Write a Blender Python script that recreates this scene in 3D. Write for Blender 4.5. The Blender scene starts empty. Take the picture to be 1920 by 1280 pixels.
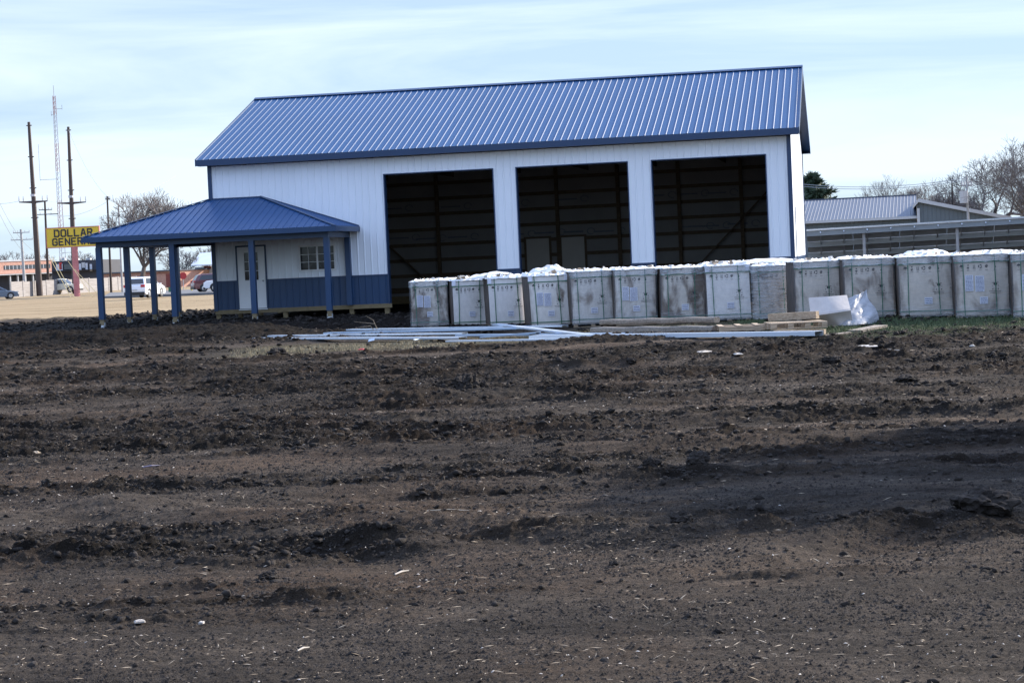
import bpy, math, random
import numpy as np
from mathutils import Vector, Matrix
R=math.radians
random.seed(7)
scene=bpy.context.scene
col=scene.collection
# ---------------------------------------------------------------- camera
F=3766.1; YAW=R(-9.942); PITCH=R(2.363); ROLL=R(2.547)
CAM=Vector((21.539,-65.165,1.309))
_R0=Vector((math.cos(YAW),-math.sin(YAW),0))
_FH=Vector((math.sin(YAW),math.cos(YAW),0))
FW=Vector((math.sin(YAW)*math.cos(PITCH),math.cos(YAW)*math.cos(PITCH),-math.sin(PITCH)))
_U0=Vector((math.sin(YAW)*math.sin(PITCH),math.cos(YAW)*math.sin(PITCH),math.cos(PITCH)))
RT=_R0*math.cos(ROLL)-_U0*math.sin(ROLL)
UP=_R0*math.sin(ROLL)+_U0*math.cos(ROLL)
cd=bpy.data.cameras.new('camera'); cam=bpy.data.objects.new('camera',cd); col.objects.link(cam)
cd.sensor_width=36; cd.lens=F/1920*36; cd.clip_end=6000; cd.clip_start=.1
m=Matrix((RT,UP,-FW)).transposed().to_4x4(); m.translation=CAM; cam.matrix_world=m
scene.camera=cam
def ray(px,py): return (FW+RT*((px-960)/F)-UP*((py-640)/F))
def PZ(px,py,Z): return CAM+ray(px,py)*Z                       # at a depth
def PY(px,py,Y): d=ray(px,py); return CAM+d*((Y-CAM.y)/d.y)     # on a wall plane
def PG(px,Z):                                                   # on the ground under a column, at a depth
    hy=484.6-(px-960)*.0445
    p=PZ(px,hy,Z); return Vector((p.x,p.y,float(gh(p.x,p.y))))
def GP(px,py):                                                  # ground point seen at a pixel
    d=ray(px,py); z=-.6
    for _ in range(12):
        p=CAM+d*((z-CAM.z)/d.z); z=.5*z+.5*float(gh(p.x,p.y))
    return Vector((p.x,p.y,z))
# ---------------------------------------------------------------- terrain height
def ss(a,b,x): t=np.clip((x-a)/(b-a),0,1); return t*t*(3-2*t)
def cf(x,y):
    dx=x-CAM.x; dy=y-CAM.y
    return dx*_R0.x+dy*_R0.y, dx*_FH.x+dy*_FH.y
def gh(x,y):
    x=np.asarray(x,float); y=np.asarray(y,float); u,d=cf(x,y)
    z=-.60-.13*ss(75,120,d)
    z=z+.19*ss(-3,9,u)*ss(33,44,d)*(1-ss(60,75,d))
    my=ss(-9.5,-4.6,y)*(1-ss(15,24,y)); mx=ss(-9,-4,x)*(1-ss(6,13,x)*.0-ss(20,26,x))
    front=1-.0*x
    m=my*mx*front
    m=np.maximum(m,ss(-14.2,-10.6,y)*(1-ss(15,24,y))*ss(-14,-8,x)*(1-ss(3.5,7,x)))
    tgt=-.37-.1*ss(4,9,x)
    return z*(1-m)+tgt*m
# numpy value noise
def _h(ix,iy,s):
    n=(ix.astype(np.int64)*374761393+iy.astype(np.int64)*668265263+s*1442695041)&0xffffffff
    n=((n^(n>>13))*1274126177)&0xffffffff
    n=(n^(n>>16))&0xffff
    return n/65535.0
def vn(x,y,s=0):
    x=np.asarray(x,float); y=np.asarray(y,float)
    ix=np.floor(x); iy=np.floor(y); fx=x-ix; fy=y-iy
    fx=fx*fx*fx*(fx*(fx*6-15)+10); fy=fy*fy*fy*(fy*(fy*6-15)+10)
    a=_h(ix,iy,s); b=_h(ix+1,iy,s); c=_h(ix,iy+1,s); e=_h(ix+1,iy+1,s)
    return (a*(1-fx)+b*fx)*(1-fy)+(c*(1-fx)+e*fx)*fy
def fbm(x,y,s=0,o=3):
    r=0; a=1; t=0
    for i in range(o):
        r=r+a*vn(x*2**i+i*17.3,y*2**i-i*9.1,s+i); t+=a; a*=.5
    return r/t
def dark_soil_shade(x,y):  # mask of dark churned soil round the barn, also carrying painted shade
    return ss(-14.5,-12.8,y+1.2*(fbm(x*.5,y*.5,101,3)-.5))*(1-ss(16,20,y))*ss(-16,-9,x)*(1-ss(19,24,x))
def smoothmask(x,y):
    """1 = tyre-smoothed crust, 0 = churned clods"""
    u,d=cf(x,y)
    w=fbm(u*.08,d*.5,5,3)
    t=fbm(u*.14+d*.03,d*1.35+u*.10,9,3)
    k=fbm(u*.55+4,d*2.8+u*.15,13,3)
    nb=dark_soil_shade(x,y)
    s=(1-nb)*ss(.40,.62,.40*t+.33*w+.27*k+.175*ss(17.5,13.5,d+.5*u*ss(2,-3,u))-.02*ss(15,20,d)+.03*ss(-2,6,u))
    return s
def dirt(x,y):
    """displacement of churned soil"""
    u,d=cf(x,y)
    sm=smoothmask(x,y); rough=1-sm
    z=.10*(fbm(u*.13,d*.33,21,2)-.5)+.055*(fbm(u*.5+d*.1,d*1.3,23,3)-.5)
    rd=1-np.abs(2*fbm(u*.55,d*1.5,31,3)-1)
    z=z+rough*.10*np.clip(rd-.72,0,1)/.28*fbm(u*2,d*2,33,2)
    c=fbm(u*3.0,d*7.4,41,4); z=z+(rough*.066+.014)*np.clip(c-.42,0,1)/.58*1.3
    c2=fbm(u*13,d*22,45,2); z=z+(rough*.050+.017)*np.clip(c2-.42,0,1)
    c3=vn(x*40,y*40,47); z=z+(rough*.014+.007)*c3
    # tyre ruts in the near soil
    for (a,b,u0,u1,dep,wd,k) in ((13.45,-.80,-4.2,.6,.06,.30,1),(12.3,-.70,-3.2,-.3,.045,.26,2),(16.3,.10,-7,1.5,.045,.25,3),(19.5,-.12,-2,9,.06,.22,4),(21.8,-.12,-2,9,.06,.25,5),(11.2,.55,.6,4,.05,.27,6),(27,.10,-9,3,.07,.35,7),(33,-.15,-4,12,.07,.4,8)):
        dd=d-(a+b*u+.22*np.sin(u*.8+k)); e=ss(u0-.8,u0+.8,u)*(1-ss(u1-.8,u1+.8,u))*(.65+.7*fbm(u*.9+k,d*.4,111,2))
        z=z+e*(-dep*np.exp(-(dd/wd)**2)+dep*.8*np.exp(-((dd-wd*2.1)/(wd*1.1))**2))
    return z
# ---------------------------------------------------------------- materials
def lin(c):
    return tuple(((v/255)/12.92 if v/255<=.04045 else ((v/255+.055)/1.055)**2.4) for v in c)+(1,)
class NT:
    def __init__(s,m):
        m.use_nodes=True; s.t=m.node_tree; s.n=s.t.nodes; s.l=s.t.links
    def N(s,ty,**k):
        n=s.n.new(ty)
        for a,b in k.items():
            if a in ('op','operation'): n.operation=b
            elif hasattr(n,a) and not a.startswith('i_'): setattr(n,a,b)
        return n
    def L(s,a,b): s.l.new(a,b)
def mat(name,base,rough=.6,metal=0,var=.12,scale=3,bump=0,bscale=40,col2=None,spec=.5,stretch=(1,1,1),coat=0,detail=4,thr=None,emit=None):
    m=bpy.data.materials.new(name); t=NT(m); b=t.n['Principled BSDF']
    c=base if len(base)==4 else tuple(base)+(1,)
    if col2 is None: c2=tuple(min(1,v*(1+var)) for v in c[:3])+(1,); c1=tuple(v*(1-var) for v in c[:3])+(1,)
    else: c1=c; c2=col2 if len(col2)==4 else tuple(col2)+(1,)
    tc=t.N('ShaderNodeTexCoord'); mp=t.N('ShaderNodeMapping'); mp.inputs['Scale'].default_value=stretch
    t.L(tc.outputs['Object'],mp.inputs[0])
    nz=t.N('ShaderNodeTexNoise'); nz.inputs['Scale'].default_value=scale; nz.inputs['Detail'].default_value=detail; nz.inputs['Roughness'].default_value=.6
    t.L(mp.outputs[0],nz.inputs['Vector'])
    rp=t.N('ShaderNodeValToRGB'); lo,hi=thr or (.3,.7)
    rp.color_ramp.elements[0].position=lo; rp.color_ramp.elements[1].position=hi
    rp.color_ramp.elements[0].color=c1; rp.color_ramp.elements[1].color=c2
    t.L(nz.outputs['Fac'],rp.inputs[0]); t.L(rp.outputs[0],b.inputs['Base Color'])
    b.inputs['Roughness'].default_value=rough; b.inputs['Metallic'].default_value=metal
    b.inputs['Specular IOR Level'].default_value=spec
    if coat: b.inputs['Coat Weight'].default_value=coat; b.inputs['Coat Roughness'].default_value=.08
    if bump:
        n2=t.N('ShaderNodeTexNoise'); n2.inputs['Scale'].default_value=bscale; n2.inputs['Detail'].default_value=5
        t.L(mp.outputs[0],n2.inputs['Vector'])
        bp=t.N('ShaderNodeBump'); bp.inputs['Strength'].default_value=min(1,bump); bp.inputs['Distance'].default_value=.02
        t.L(n2.outputs['Fac'],bp.inputs['Height']); t.L(bp.outputs[0],b.inputs['Normal'])
    return m
M={}
M['white_steel']=mat('white_steel',(.78,.82,.87),.42,0,.03,.5,bump=.15,bscale=2,stretch=(1,1,.3))
M['blue_steel']=mat('blue_steel',(.012,.045,.115),.38,0,.06,.6,bump=.12,bscale=2)
M['blue_roof']=mat('blue_roof',(.007,.052,.155),.46,0,.07,.7,bump=.12,bscale=1.5)
M['main_roof']=mat('main_roof',(.006,.055,.150),.48,0,.06,.5,bump=.2,bscale=1.3,spec=.3)
M['blue_trim']=mat('blue_trim',(.014,.042,.105),.4,0,.06,1)
M['wood']=mat('treated_wood',(.20,.155,.085),.85,0,.3,6,stretch=(1,1,8),bump=.3)
M['stud']=mat('stud_wood',(.115,.085,.058),.85,0,.35,5,stretch=(1,1,6))
M['wrap']=mat('house_wrap',(.25,.26,.275),.7,0,.1,1.2,bump=.3,bscale=3)
M['wrapblue']=mat('wrap_print',(.13,.145,.19),.7)
M['inner']=mat('inner_sheathing',(.09,.085,.08),.9,0,.2,2)
M['concrete']=mat('concrete',(.36,.36,.35),.9,0,.2,12,bump=.2)
M['galv']=mat('galvanised',(.62,.65,.68),.4,.5,.1,5)
M['white_paint']=mat('white_paint',(.75,.76,.77),.4,0,.03,2)
M['door_grey']=mat('inside_door_paint',(.46,.46,.45),.5,0,.05,2)
M['brass']=mat('steel_knob',(.3,.3,.32),.3,.9)
M['white_trim']=mat('trim_flashing',(.56,.63,.72),.25,.25,.05,1,spec=.8)
M['blue_flash']=mat('blue_flashing',(.26,.36,.50),.3,.2,.08,1,spec=.8)
M['pallet']=mat('pallet_wood',(.24,.17,.11),.9,0,.3,4,stretch=(1,8,8),bump=.4,col2=(.50,.40,.29))
M['oldwood']=mat('weathered_wood',(.15,.125,.10),.9,0,.3,5,stretch=(.5,6,6),bump=.5,col2=(.33,.28,.23))
M['strap']=mat('green_strap',(.010,.12,.06),.45)
M['paper']=mat('label_paper',(.66,.68,.76),.7,0,.05,8)
M['shadedside']=mat('shaded_brown_board',(.028,.020,.015),.8,0,.3,3,col2=(.085,.062,.047),bump=.3)  # brown side board, darkened to paint in the shade of the gaps
M['ink']=mat('black_ink',(.02,.02,.025),.7)
M['inkblue']=mat('blue_grey_ink',(.12,.14,.24),.7)
M['tan']=mat('bare_cardboard',(.34,.27,.20),.9,0,.15,6)
M['torn']=mat('torn_white_wrap',(.50,.47,.42),.6,0,.2,5,bump=.6,bscale=9,col2=(.90,.90,.89))
M['black']=mat('black_plastic',(.015,.015,.017),.5)
M['tyre']=mat('tyre_rubber',(.02,.02,.02),.8)
M['rim']=mat('alloy_rim',(.45,.46,.48),.3,.8)
M['pole_dark']=mat('dark_pole_wood',(.045,.032,.026),.85,0,.3,1,stretch=(4,4,.4))
M['pole_steel']=mat('weathering_steel',(.06,.042,.036),.55,.2,.2,.5)
M['pole_grey']=mat('grey_pole',(.33,.33,.33),.8,0,.15,1)
M['porcelain']=mat('porcelain',(.5,.5,.52),.3)
M['wire']=mat('wire_metal',(.30,.32,.35),.5)
M['guard']=mat('yellow_guard',(.42,.33,.14),.6)
M['sign_y']=mat('yellow_sign_face',(.62,.44,.035),.4,0,.06,1)
M['sign_b']=mat('sign_lettering',(.015,.017,.022),.5)
M['sign_p']=mat('faded_red_steel',(.46,.16,.16),.6,0,.2,2)
M['red']=mat('red_paint',(.45,.03,.03),.45)
M['yellow']=mat('yellow_paint',(.65,.47,.03),.5)
M['green']=mat('green_box_paint',(.03,.13,.07),.5)
M['brick']=mat('pink_brick',(.40,.21,.155),.9,0,.12,3,col2=(.52,.30,.22))
M['brick2']=mat('red_brick',(.20,.055,.045),.9,0,.2,3)
M['darkwall']=mat('dark_cladding',(.03,.033,.045),.6,0,.2,.5)
M['winglass']=mat('window_glass_far',(.05,.06,.07),.1,0,.2,.7,spec=.8)
M['fencewood']=mat('grey_fence_boards',(.19,.175,.17),.9,0,.2,1.5,stretch=(.3,.3,5),col2=(.30,.285,.28))
M['greyroof']=mat('grey_metal_roof',(.055,.068,.095),.5,.1,.08,.5,spec=.6)
M['greywall']=mat('grey_green_siding',(.105,.13,.145),.6,0,.08,.5)
M['lightgrey']=mat('light_grey_trim',(.45,.46,.47),.5,0,.06,1)
M['silver_roof']=mat('pale_metal_roof',(.55,.58,.62),.4,.1,.06,.6)
M['whitewall']=mat('white_siding',(.55,.56,.60),.7,0,.06,1)
M['panel']=mat('panel_backsheet',(.36,.38,.40),.5,0,.15,.6)
M['purlin_grey']=mat('purlin_grey',(.21,.235,.25),.6,0,.1,.6)
M['alu']=mat('aluminium',(.50,.53,.57),.35,.6,.06,2)
M['asphalt']=mat('asphalt',(.085,.088,.095),.9,0,.2,.25,bump=.2,col2=(.13,.132,.138))
M['bark']=mat('bark',(.10,.080,.066),.95,0,.3,2,bump=.4,bscale=8)
M['twig']=mat('twig_bark',(.145,.13,.125),.95,0,.3,2)
M['needles']=mat('pine_needles',(.018,.040,.020),.8,0,.4,1.2,col2=(.05,.075,.035))
M['clod']=mat('soil_clod',(.0092,.0077,.0066),.97,0,.35,9,bump=1,bscale=30,col2=(.042,.0350,.0300),spec=.15)
M['straw']=mat('straw',(.20,.145,.09),.9,0,.3,1.5,col2=(.44,.37,.28))
M['chip']=mat('pale_chip',(.24,.21,.18),.8,0,.3,1.1,col2=(.50,.46,.41))
M['drygrass']=mat('dry_grass_blades',(.17,.14,.08),.9,0,.3,.8,col2=(.34,.285,.18))
M['greengrass']=mat('green_grass_blades',(.035,.062,.025),.85,0,.3,.8,col2=(.095,.12,.05))
M['bluecloth']=mat('blue_plastic_scrap',(.015,.02,.10),.5)
M['white_car']=mat('white_car_paint',(.72,.73,.75),.3,0,.01,1,coat=.6)
M['red_car']=mat('dark_red_car_paint',(.10,.015,.022),.3,.1,.05,1,coat=.8)
M['blue_car']=mat('blue_grey_car_paint',(.10,.14,.20),.3,.2,.05,1,coat=.8)
M['cream']=mat('cream_paint',(.62,.60,.50),.5)
M['carglass']=mat('car_glass',(.012,.014,.016),.06,0,.1,1,spec=.8)
M['taillight']=mat('tail_light_lens',(.40,.02,.04),.2)
def glassmat(name,tint,rough=.04):
    m=bpy.data.materials.new(name); t=NT(m); b=t.n['Principled BSDF']
    b.inputs['Base Color'].default_value=tint; b.inputs['Roughness'].default_value=rough
    b.inputs['Alpha'].default_value=.6; b.inputs['Specular IOR Level'].default_value=.5
    return m
M['pane']=glassmat('window_pane_glass',(.03,.035,.04,1))
def wetcard(name,base,stain,lo,hi,seed,grime=.5):
    m=bpy.data.materials.new(name); t=NT(m); b=t.n['Principled BSDF']
    tc=t.N('ShaderNodeTexCoord'); mp=t.N('ShaderNodeMapping'); mp.inputs['Location'].default_value=(seed*3.7,seed*1.3,seed*7.1)
    t.L(tc.outputs['Object'],mp.inputs[0])
    n1=t.N('ShaderNodeTexNoise'); n1.inputs['Scale'].default_value=2.3; n1.inputs['Detail'].default_value=6; n1.inputs['Distortion'].default_value=.5
    t.L(mp.outputs[0],n1.inputs['Vector'])
    r=t.N('ShaderNodeValToRGB'); r.color_ramp.elements[0].position=lo; r.color_ramp.elements[1].position=hi
    t.L(n1.outputs['Fac'],r.inputs[0])
    # edges of the carton soak up more water: world-independent object coords, box is centred
    mp.inputs['Scale'].default_value=(1,1,.5); sp=t.N('ShaderNodeSeparateXYZ'); t.L(tc.outputs['Object'],sp.inputs[0])
    ab=t.N('ShaderNodeMath',op='ABSOLUTE'); t.L(sp.outputs['X'],ab.inputs[0])
    n3=t.N('ShaderNodeTexNoise'); n3.inputs['Scale'].default_value=5; t.L(mp.outputs[0],n3.inputs['Vector'])
    ad=t.N('ShaderNodeMath',op='MULTIPLY_ADD'); t.L(n3.outputs['Fac'],ad.inputs[0]); ad.inputs[1].default_value=.34; t.L(ab.outputs[0],ad.inputs[2])
    mr=t.N('ShaderNodeMapRange'); t.L(ad.outputs[0],mr.inputs[0]); mr.inputs[1].default_value=.60; mr.inputs[2].default_value=.70; mr.inputs[3].default_value=0; mr.inputs[4].default_value=grime
    mx=t.N('ShaderNodeMath',op='MAXIMUM'); t.L(mr.outputs[0],mx.inputs[0]); t.L(r.outputs[0],mx.inputs[1])
    mix=t.N('ShaderNodeMix',data_type='RGBA'); t.L(mx.outputs[0],mix.inputs[0])
    mix.inputs[6].default_value=base+(1,); mix.inputs[7].default_value=stain+(1,)
    n2=t.N('ShaderNodeTexNoise'); n2.inputs['Scale'].default_value=14; n2.inputs['Detail'].default_value=5; t.L(mp.outputs[0],n2.inputs['Vector'])
    mp2=t.N('ShaderNodeMapRange'); t.L(n2.outputs['Fac'],mp2.inputs[0]); mp2.inputs[3].default_value=.78; mp2.inputs[4].default_value=1.12
    mu=t.N('ShaderNodeMix',data_type='RGBA',blend_type='MULTIPLY'); mu.inputs[0].default_value=1
    t.L(mix.outputs[2],mu.inputs[6]); t.L(mp2.outputs[0],mu.inputs[7]); t.L(mu.outputs[2],b.inputs['Base Color'])
    b.inputs['Roughness'].default_value=.75
    bp=t.N('ShaderNodeBump'); bp.inputs['Strength'].default_value=.4; bp.inputs['Distance'].default_value=.02; t.L(n1.outputs['Fac'],bp.inputs['Height']); t.L(bp.outputs[0],b.inputs['Normal'])
    return m
def filmmat(name,alpha,seed):
    m=bpy.data.materials.new(name); t=NT(m); b=t.n['Principled BSDF']
    b.inputs['Base Color'].default_value=(.62,.66,.70,1); b.inputs['Roughness'].default_value=.22
    tc=t.N('ShaderNodeTexCoord'); mp=t.N('ShaderNodeMapping'); mp.inputs['Scale'].default_value=(1.2,1.2,7); mp.inputs['Location'].default_value=(seed,seed*2,0); mp.inputs['Rotation'].default_value=(0,R(18),0)
    t.L(tc.outputs['Object'],mp.inputs[0])
    n=t.N('ShaderNodeTexNoise'); n.inputs['Scale'].default_value=2.5; n.inputs['Detail'].default_value=6; n.inputs['Distortion'].default_value=1.5; t.L(mp.outputs[0],n.inputs['Vector'])
    mr=t.N('ShaderNodeMapRange'); t.L(n.outputs['Fac'],mr.inputs[0]); mr.inputs[1].default_value=.35; mr.inputs[2].default_value=.75; mr.inputs[3].default_value=alpha*.25; mr.inputs[4].default_value=alpha*1.6
    sp=t.N('ShaderNodeSeparateXYZ'); t.L(tc.outputs['Object'],sp.inputs[0]); mz=t.N('ShaderNodeMapRange'); t.L(sp.outputs['Z'],mz.inputs[0]); mz.inputs[1].default_value=.15; mz.inputs[2].default_value=.42; mz.inputs[3].default_value=.30; mz.inputs[4].default_value=0
    pr_=t.N('ShaderNodeMath',op='MULTIPLY'); t.L(mz.outputs[0],pr_.inputs[0]); t.L(n.outputs['Fac'],pr_.inputs[1]); ad=t.N('ShaderNodeMath',op='ADD'); t.L(mr.outputs[0],ad.inputs[0]); t.L(pr_.outputs[0],ad.inputs[1]); t.L(ad.outputs[0],b.inputs['Alpha'])
    bp=t.N('ShaderNodeBump'); bp.inputs['Strength'].default_value=1; bp.inputs['Distance'].default_value=.06; t.L(n.outputs['Fac'],bp.inputs['Height']); t.L(bp.outputs[0],b.inputs['Normal'])
    return m
M['film']=filmmat('stretch_film',.12,1); M['film2']=filmmat('thick_stretch_film',.36,4)
# ground
def ground_mat():
    m=bpy.data.materials.new('soil_and_grass'); t=NT(m); b=t.n['Principled BSDF']
    geo=t.N('ShaderNodeNewGeometry')
    def noise(scale,det=6,st=(1,1,1),dist=0,rough=.6):
        mp=t.N('ShaderNodeMapping'); mp.inputs['Scale'].default_value=st; t.L(geo.outputs['Position'],mp.inputs[0])
        n=t.N('ShaderNodeTexNoise'); n.inputs['Scale'].default_value=scale; n.inputs['Detail'].default_value=det; n.inputs['Distortion'].default_value=dist; n.inputs['Roughness'].default_value=rough
        t.L(mp.outputs[0],n.inputs['Vector']); return n.outputs['Fac']
    def ramp(f,*st):
        r=t.N('ShaderNodeValToRGB'); e=r.color_ramp.elements
        while len(e)<len(st): e.new(.5)
        for k,(p,c) in enumerate(st): e[k].position=p; e[k].color=c if len(c)==4 else tuple(c)+(1,)
        t.L(f,r.inputs[0]); return r.outputs[0]
    def mix(f,a,c,bt='MIX'):
        x=t.N('ShaderNodeMix',data_type='RGBA',blend_type=bt)
        if isinstance(f,float): x.inputs[0].default_value=f
        else: t.L(f,x.inputs[0])
        t.L(a,x.inputs[6]); t.L(c,x.inputs[7]); return x.outputs[2]
    def attr(n):
        a=t.N('ShaderNodeAttribute'); a.attribute_name=n; return a.outputs['Fac']
    dark=ramp(noise(3.0,8,rough=.7),(.28,(.0064,.0052,.0042)),(.72,(.0280,.0226,.0175)))
    crust=ramp(noise(5,8,(.5,1.4,1),.5,.75),(.26,(.034,.0282,.0228)),(.72,(.102,.0850,.0690)))
    soil=mix(attr('smooth'),dark,crust)
    brown=ramp(noise(.35,3),(.45,(1,1,1)),(.65,(1.25,1.08,.95)))
    soil=mix(1.0,soil,brown,'MULTIPLY')
    gr=ramp(noise(75,4,rough=.85),(.34,(.50,.50,.50)),(.5,(1,1,1)),(.68,(1.55,1.5,1.45)))  # crumb shading painted as fine light and dark colour noise
    soil=mix(1.0,soil,gr,'MULTIPLY')
    gr2=ramp(noise(1.1,6,(.5,1.3,1),.6,.7),(.36,(.66,.66,.67)),(.62,(1.12,1.1,1.08)))
    soil=mix(1.0,soil,gr2,'MULTIPLY')
    gr3=ramp(noise(1.0,6,(.22,2.6,1),.3,.75),(.36,(.60,.60,.61)),(.5,(1,1,1)),(.66,(1.28,1.25,1.22)))
    soil=mix(1.0,soil,gr3,'MULTIPLY')
    shade_tint=t.N('ShaderNodeRGB'); shade_tint.outputs[0].default_value=(.46,.45,.45,1); on_=t.N('ShaderNodeRGB'); on_.outputs[0].default_value=(1,1,1,1)
    soil=mix(1.0,soil,mix(attr('dark_soil_shade'),on_.outputs[0],shade_tint.outputs[0]),'MULTIPLY')  # dark bank soil, with its shade multiplied into the colour
    # straw fibres and small pale crumbs lying on the soil
    spk=ramp(noise(55,3,(.6,1,1),.6,.8),(.665,(0,0,0)),(.70,(1,1,1)))
    spa=t.N('ShaderNodeRGB'); spa.outputs[0].default_value=(.21,.17,.125,1)
    soil=mix(spk,soil,spa.outputs[0])
    dry=ramp(noise(.22,8,(.35,1.3,1),.4,.7),(.28,(.16,.115,.066)),(.48,(.28,.21,.13)),(.72,(.40,.31,.205)))
    dry2=ramp(noise(1.2,8,(.3,1.5,1),.4,.7),(.3,(.72,.74,.7)),(.7,(1.2,1.18,1.15)))
    dry=mix(1.0,dry,dry2,'MULTIPLY')
    nearg=ramp(noise(6,8,rough=.8),(.35,(.020,.016,.011)),(.75,(.12,.10,.058)))
    grn=ramp(noise(5,8,rough=.8),(.3,(.018,.026,.012)),(.7,(.055,.066,.028)))
    c=mix(attr('far_grass'),soil,dry); c=mix(attr('dry_strip'),c,nearg); c=mix(attr('green_strip'),c,grn)
    t.L(c,b.inputs['Base Color']); b.inputs['Roughness'].default_value=.95; b.inputs['Specular IOR Level'].default_value=.08
    bp=t.N('ShaderNodeBump'); bp.inputs['Strength'].default_value=1; bp.inputs['Distance'].default_value=.03
    t.L(noise(45,7,rough=.8),bp.inputs['Height'])
    bp2=t.N('ShaderNodeBump'); bp2.inputs['Strength'].default_value=.7; bp2.inputs['Distance'].default_value=.05
    t.L(noise(9,6,(.7,1.2,1),rough=.7),bp2.inputs['Height']); t.L(bp.outputs[0],bp2.inputs['Normal'])
    t.L(bp2.outputs[0],b.inputs['Normal'])
    return m
M['ground']=ground_mat()
# ---------------------------------------------------------------- mesh builder
class MB:
    def __init__(s): s.v=[]; s.f=[]
    def quad(s,*p):
        i=len(s.v); s.v+= [tuple(q) for q in p]; s.f.append(tuple(range(i,i+len(p)))); return s
    def box(s,x0,x1,y0,y1,z0,z1):
        i=len(s.v); s.v+=[(x0,y0,z0),(x1,y0,z0),(x1,y1,z0),(x0,y1,z0),(x0,y0,z1),(x1,y0,z1),(x1,y1,z1),(x0,y1,z1)]
        s.f+=[tuple(i+k for k in q) for q in ((0,3,2,1),(4,5,6,7),(0,1,5,4),(1,2,6,5),(2,3,7,6),(3,0,4,7))]; return s
    def bar(s,a,b,w,h,up=(0,0,1)):
        a=Vector(a); b=Vector(b); d=(b-a).normalized(); up=Vector(up)
        if abs(d.dot(up))>.98: up=Vector((0,1,0))
        sx=d.cross(up).normalized(); uz=sx.cross(d).normalized(); i=len(s.v)
        for p in (a,b):
            for q in ((-1,-1),(1,-1),(1,1),(-1,1)): s.v.append(tuple(p+sx*(q[0]*w/2)+uz*(q[1]*h/2)))
        s.f+=[tuple(i+k for k in q) for q in ((3,2,1,0),(4,5,6,7),(0,1,5,4),(1,2,6,5),(2,3,7,6),(3,0,4,7))]; return s
    def tube(s,pts,rad,n=8,cap=True):
        pts=[Vector(p) for p in pts]
        if not isinstance(rad,(list,tuple)): rad=[rad]*len(pts)
        i0=len(s.v); pu=None
        for k,p in enumerate(pts):
            d=(pts[min(k+1,len(pts)-1)]-pts[max(k-1,0)])
            d=d.normalized() if d.length>1e-9 else Vector((0,0,1))
            r=Vector((1,0,0)) if abs(d.x)<.9 else Vector((0,1,0))
            if pu is not None: r=pu
            a=(r-d*r.dot(d)); a=a.normalized() if a.length>1e-6 else d.orthogonal().normalized(); pu=a; c=d.cross(a)
            for j in range(n):
                t=2*math.pi*j/n; s.v.append(tuple(p+(a*math.cos(t)+c*math.sin(t))*rad[k]))
        for k in range(len(pts)-1):
            for j in range(n):
                s.f.append((i0+k*n+j,i0+k*n+(j+1)%n,i0+(k+1)*n+(j+1)%n,i0+(k+1)*n+j))
        if cap: s.f.append(tuple(i0+j for j in reversed(range(n)))); s.f.append(tuple(i0+(len(pts)-1)*n+j for j in range(n)))
        return s
    def prism(s,poly,off):
        """poly: 3d points (planar), extruded by off"""
        n=len(poly); i=len(s.v); off=Vector(off)
        s.v+=[tuple(p) for p in poly]+[tuple(Vector(p)+off) for p in poly]
        s.f.append(tuple(i+k for k in reversed(range(n)))); s.f.append(tuple(i+n+k for k in range(n)))
        for k in range(n): s.f.append((i+k,i+(k+1)%n,i+n+(k+1)%n,i+n+k))
        return s
    def sheet(s,O,U,V,N,u0,u1,vlo,vhi,pitch=.229,hh=.02,bw=.06,tw=.022,phase=0.):
        """ribbed steel sheet, real ribs"""
        O,U,V,N=map(Vector,(O,U,V,N)); us=[(u0,0.),(u1,0.)]
        k=math.floor((u0-phase)/pitch)-1
        while True:
            c=phase+k*pitch; k+=1
            if c>u1+pitch: break
            for du,h in ((-bw/2,0),(-tw/2,hh),(tw/2,hh),(bw/2,0)):
                if u0<c+du<u1: us.append((c+du,h))
        us.sort()
        for (a,ha),(b,hb) in zip(us[:-1],us[1:]):
            if b-a<1e-5: continue
            la,lb=vlo(a),vlo(b); ta,tb=vhi(a),vhi(b)
            if ta<=la and tb<=lb: continue
            ta=max(ta,la); tb=max(tb,lb)
            s.quad(O+U*a+V*la+N*ha,O+U*b+V*lb+N*hb,O+U*b+V*tb+N*hb,O+U*a+V*ta+N*ha)
        return s
    def build(s,name,material,parent=None,smooth=False,loc=None,rot=0):
        me=bpy.data.meshes.new(name); me.from_pydata(s.v,[],s.f); me.update()
        me.materials.append(material)
        if smooth: me.polygons.foreach_set('use_smooth',[True]*len(me.polygons))
        o=bpy.data.objects.new(name,me); col.objects.link(o)
        if parent: o.parent=parent
        if loc is not None: o.location=loc
        o.rotation_euler.z=rot
        return o
def tag(o,label=None,cat=None,group=None,kind=None):
    for k,v in (('label',label),('category',cat),('group',group),('kind',kind)):
        if v: o[k]=v
    return o
def empty(name,loc=(0,0,0),rz=0,label=None,cat=None,group=None):
    o=bpy.data.objects.new(name,None); col.objects.link(o); o.location=loc; o.rotation_euler.z=rz
    return tag(o,label,cat,group)
def copy_tree(o,parent=None):
    c=o.copy(); col.objects.link(c)
    if parent: c.parent=parent
    for ch in list(o.children): copy_tree(ch,c)
    return c
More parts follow.
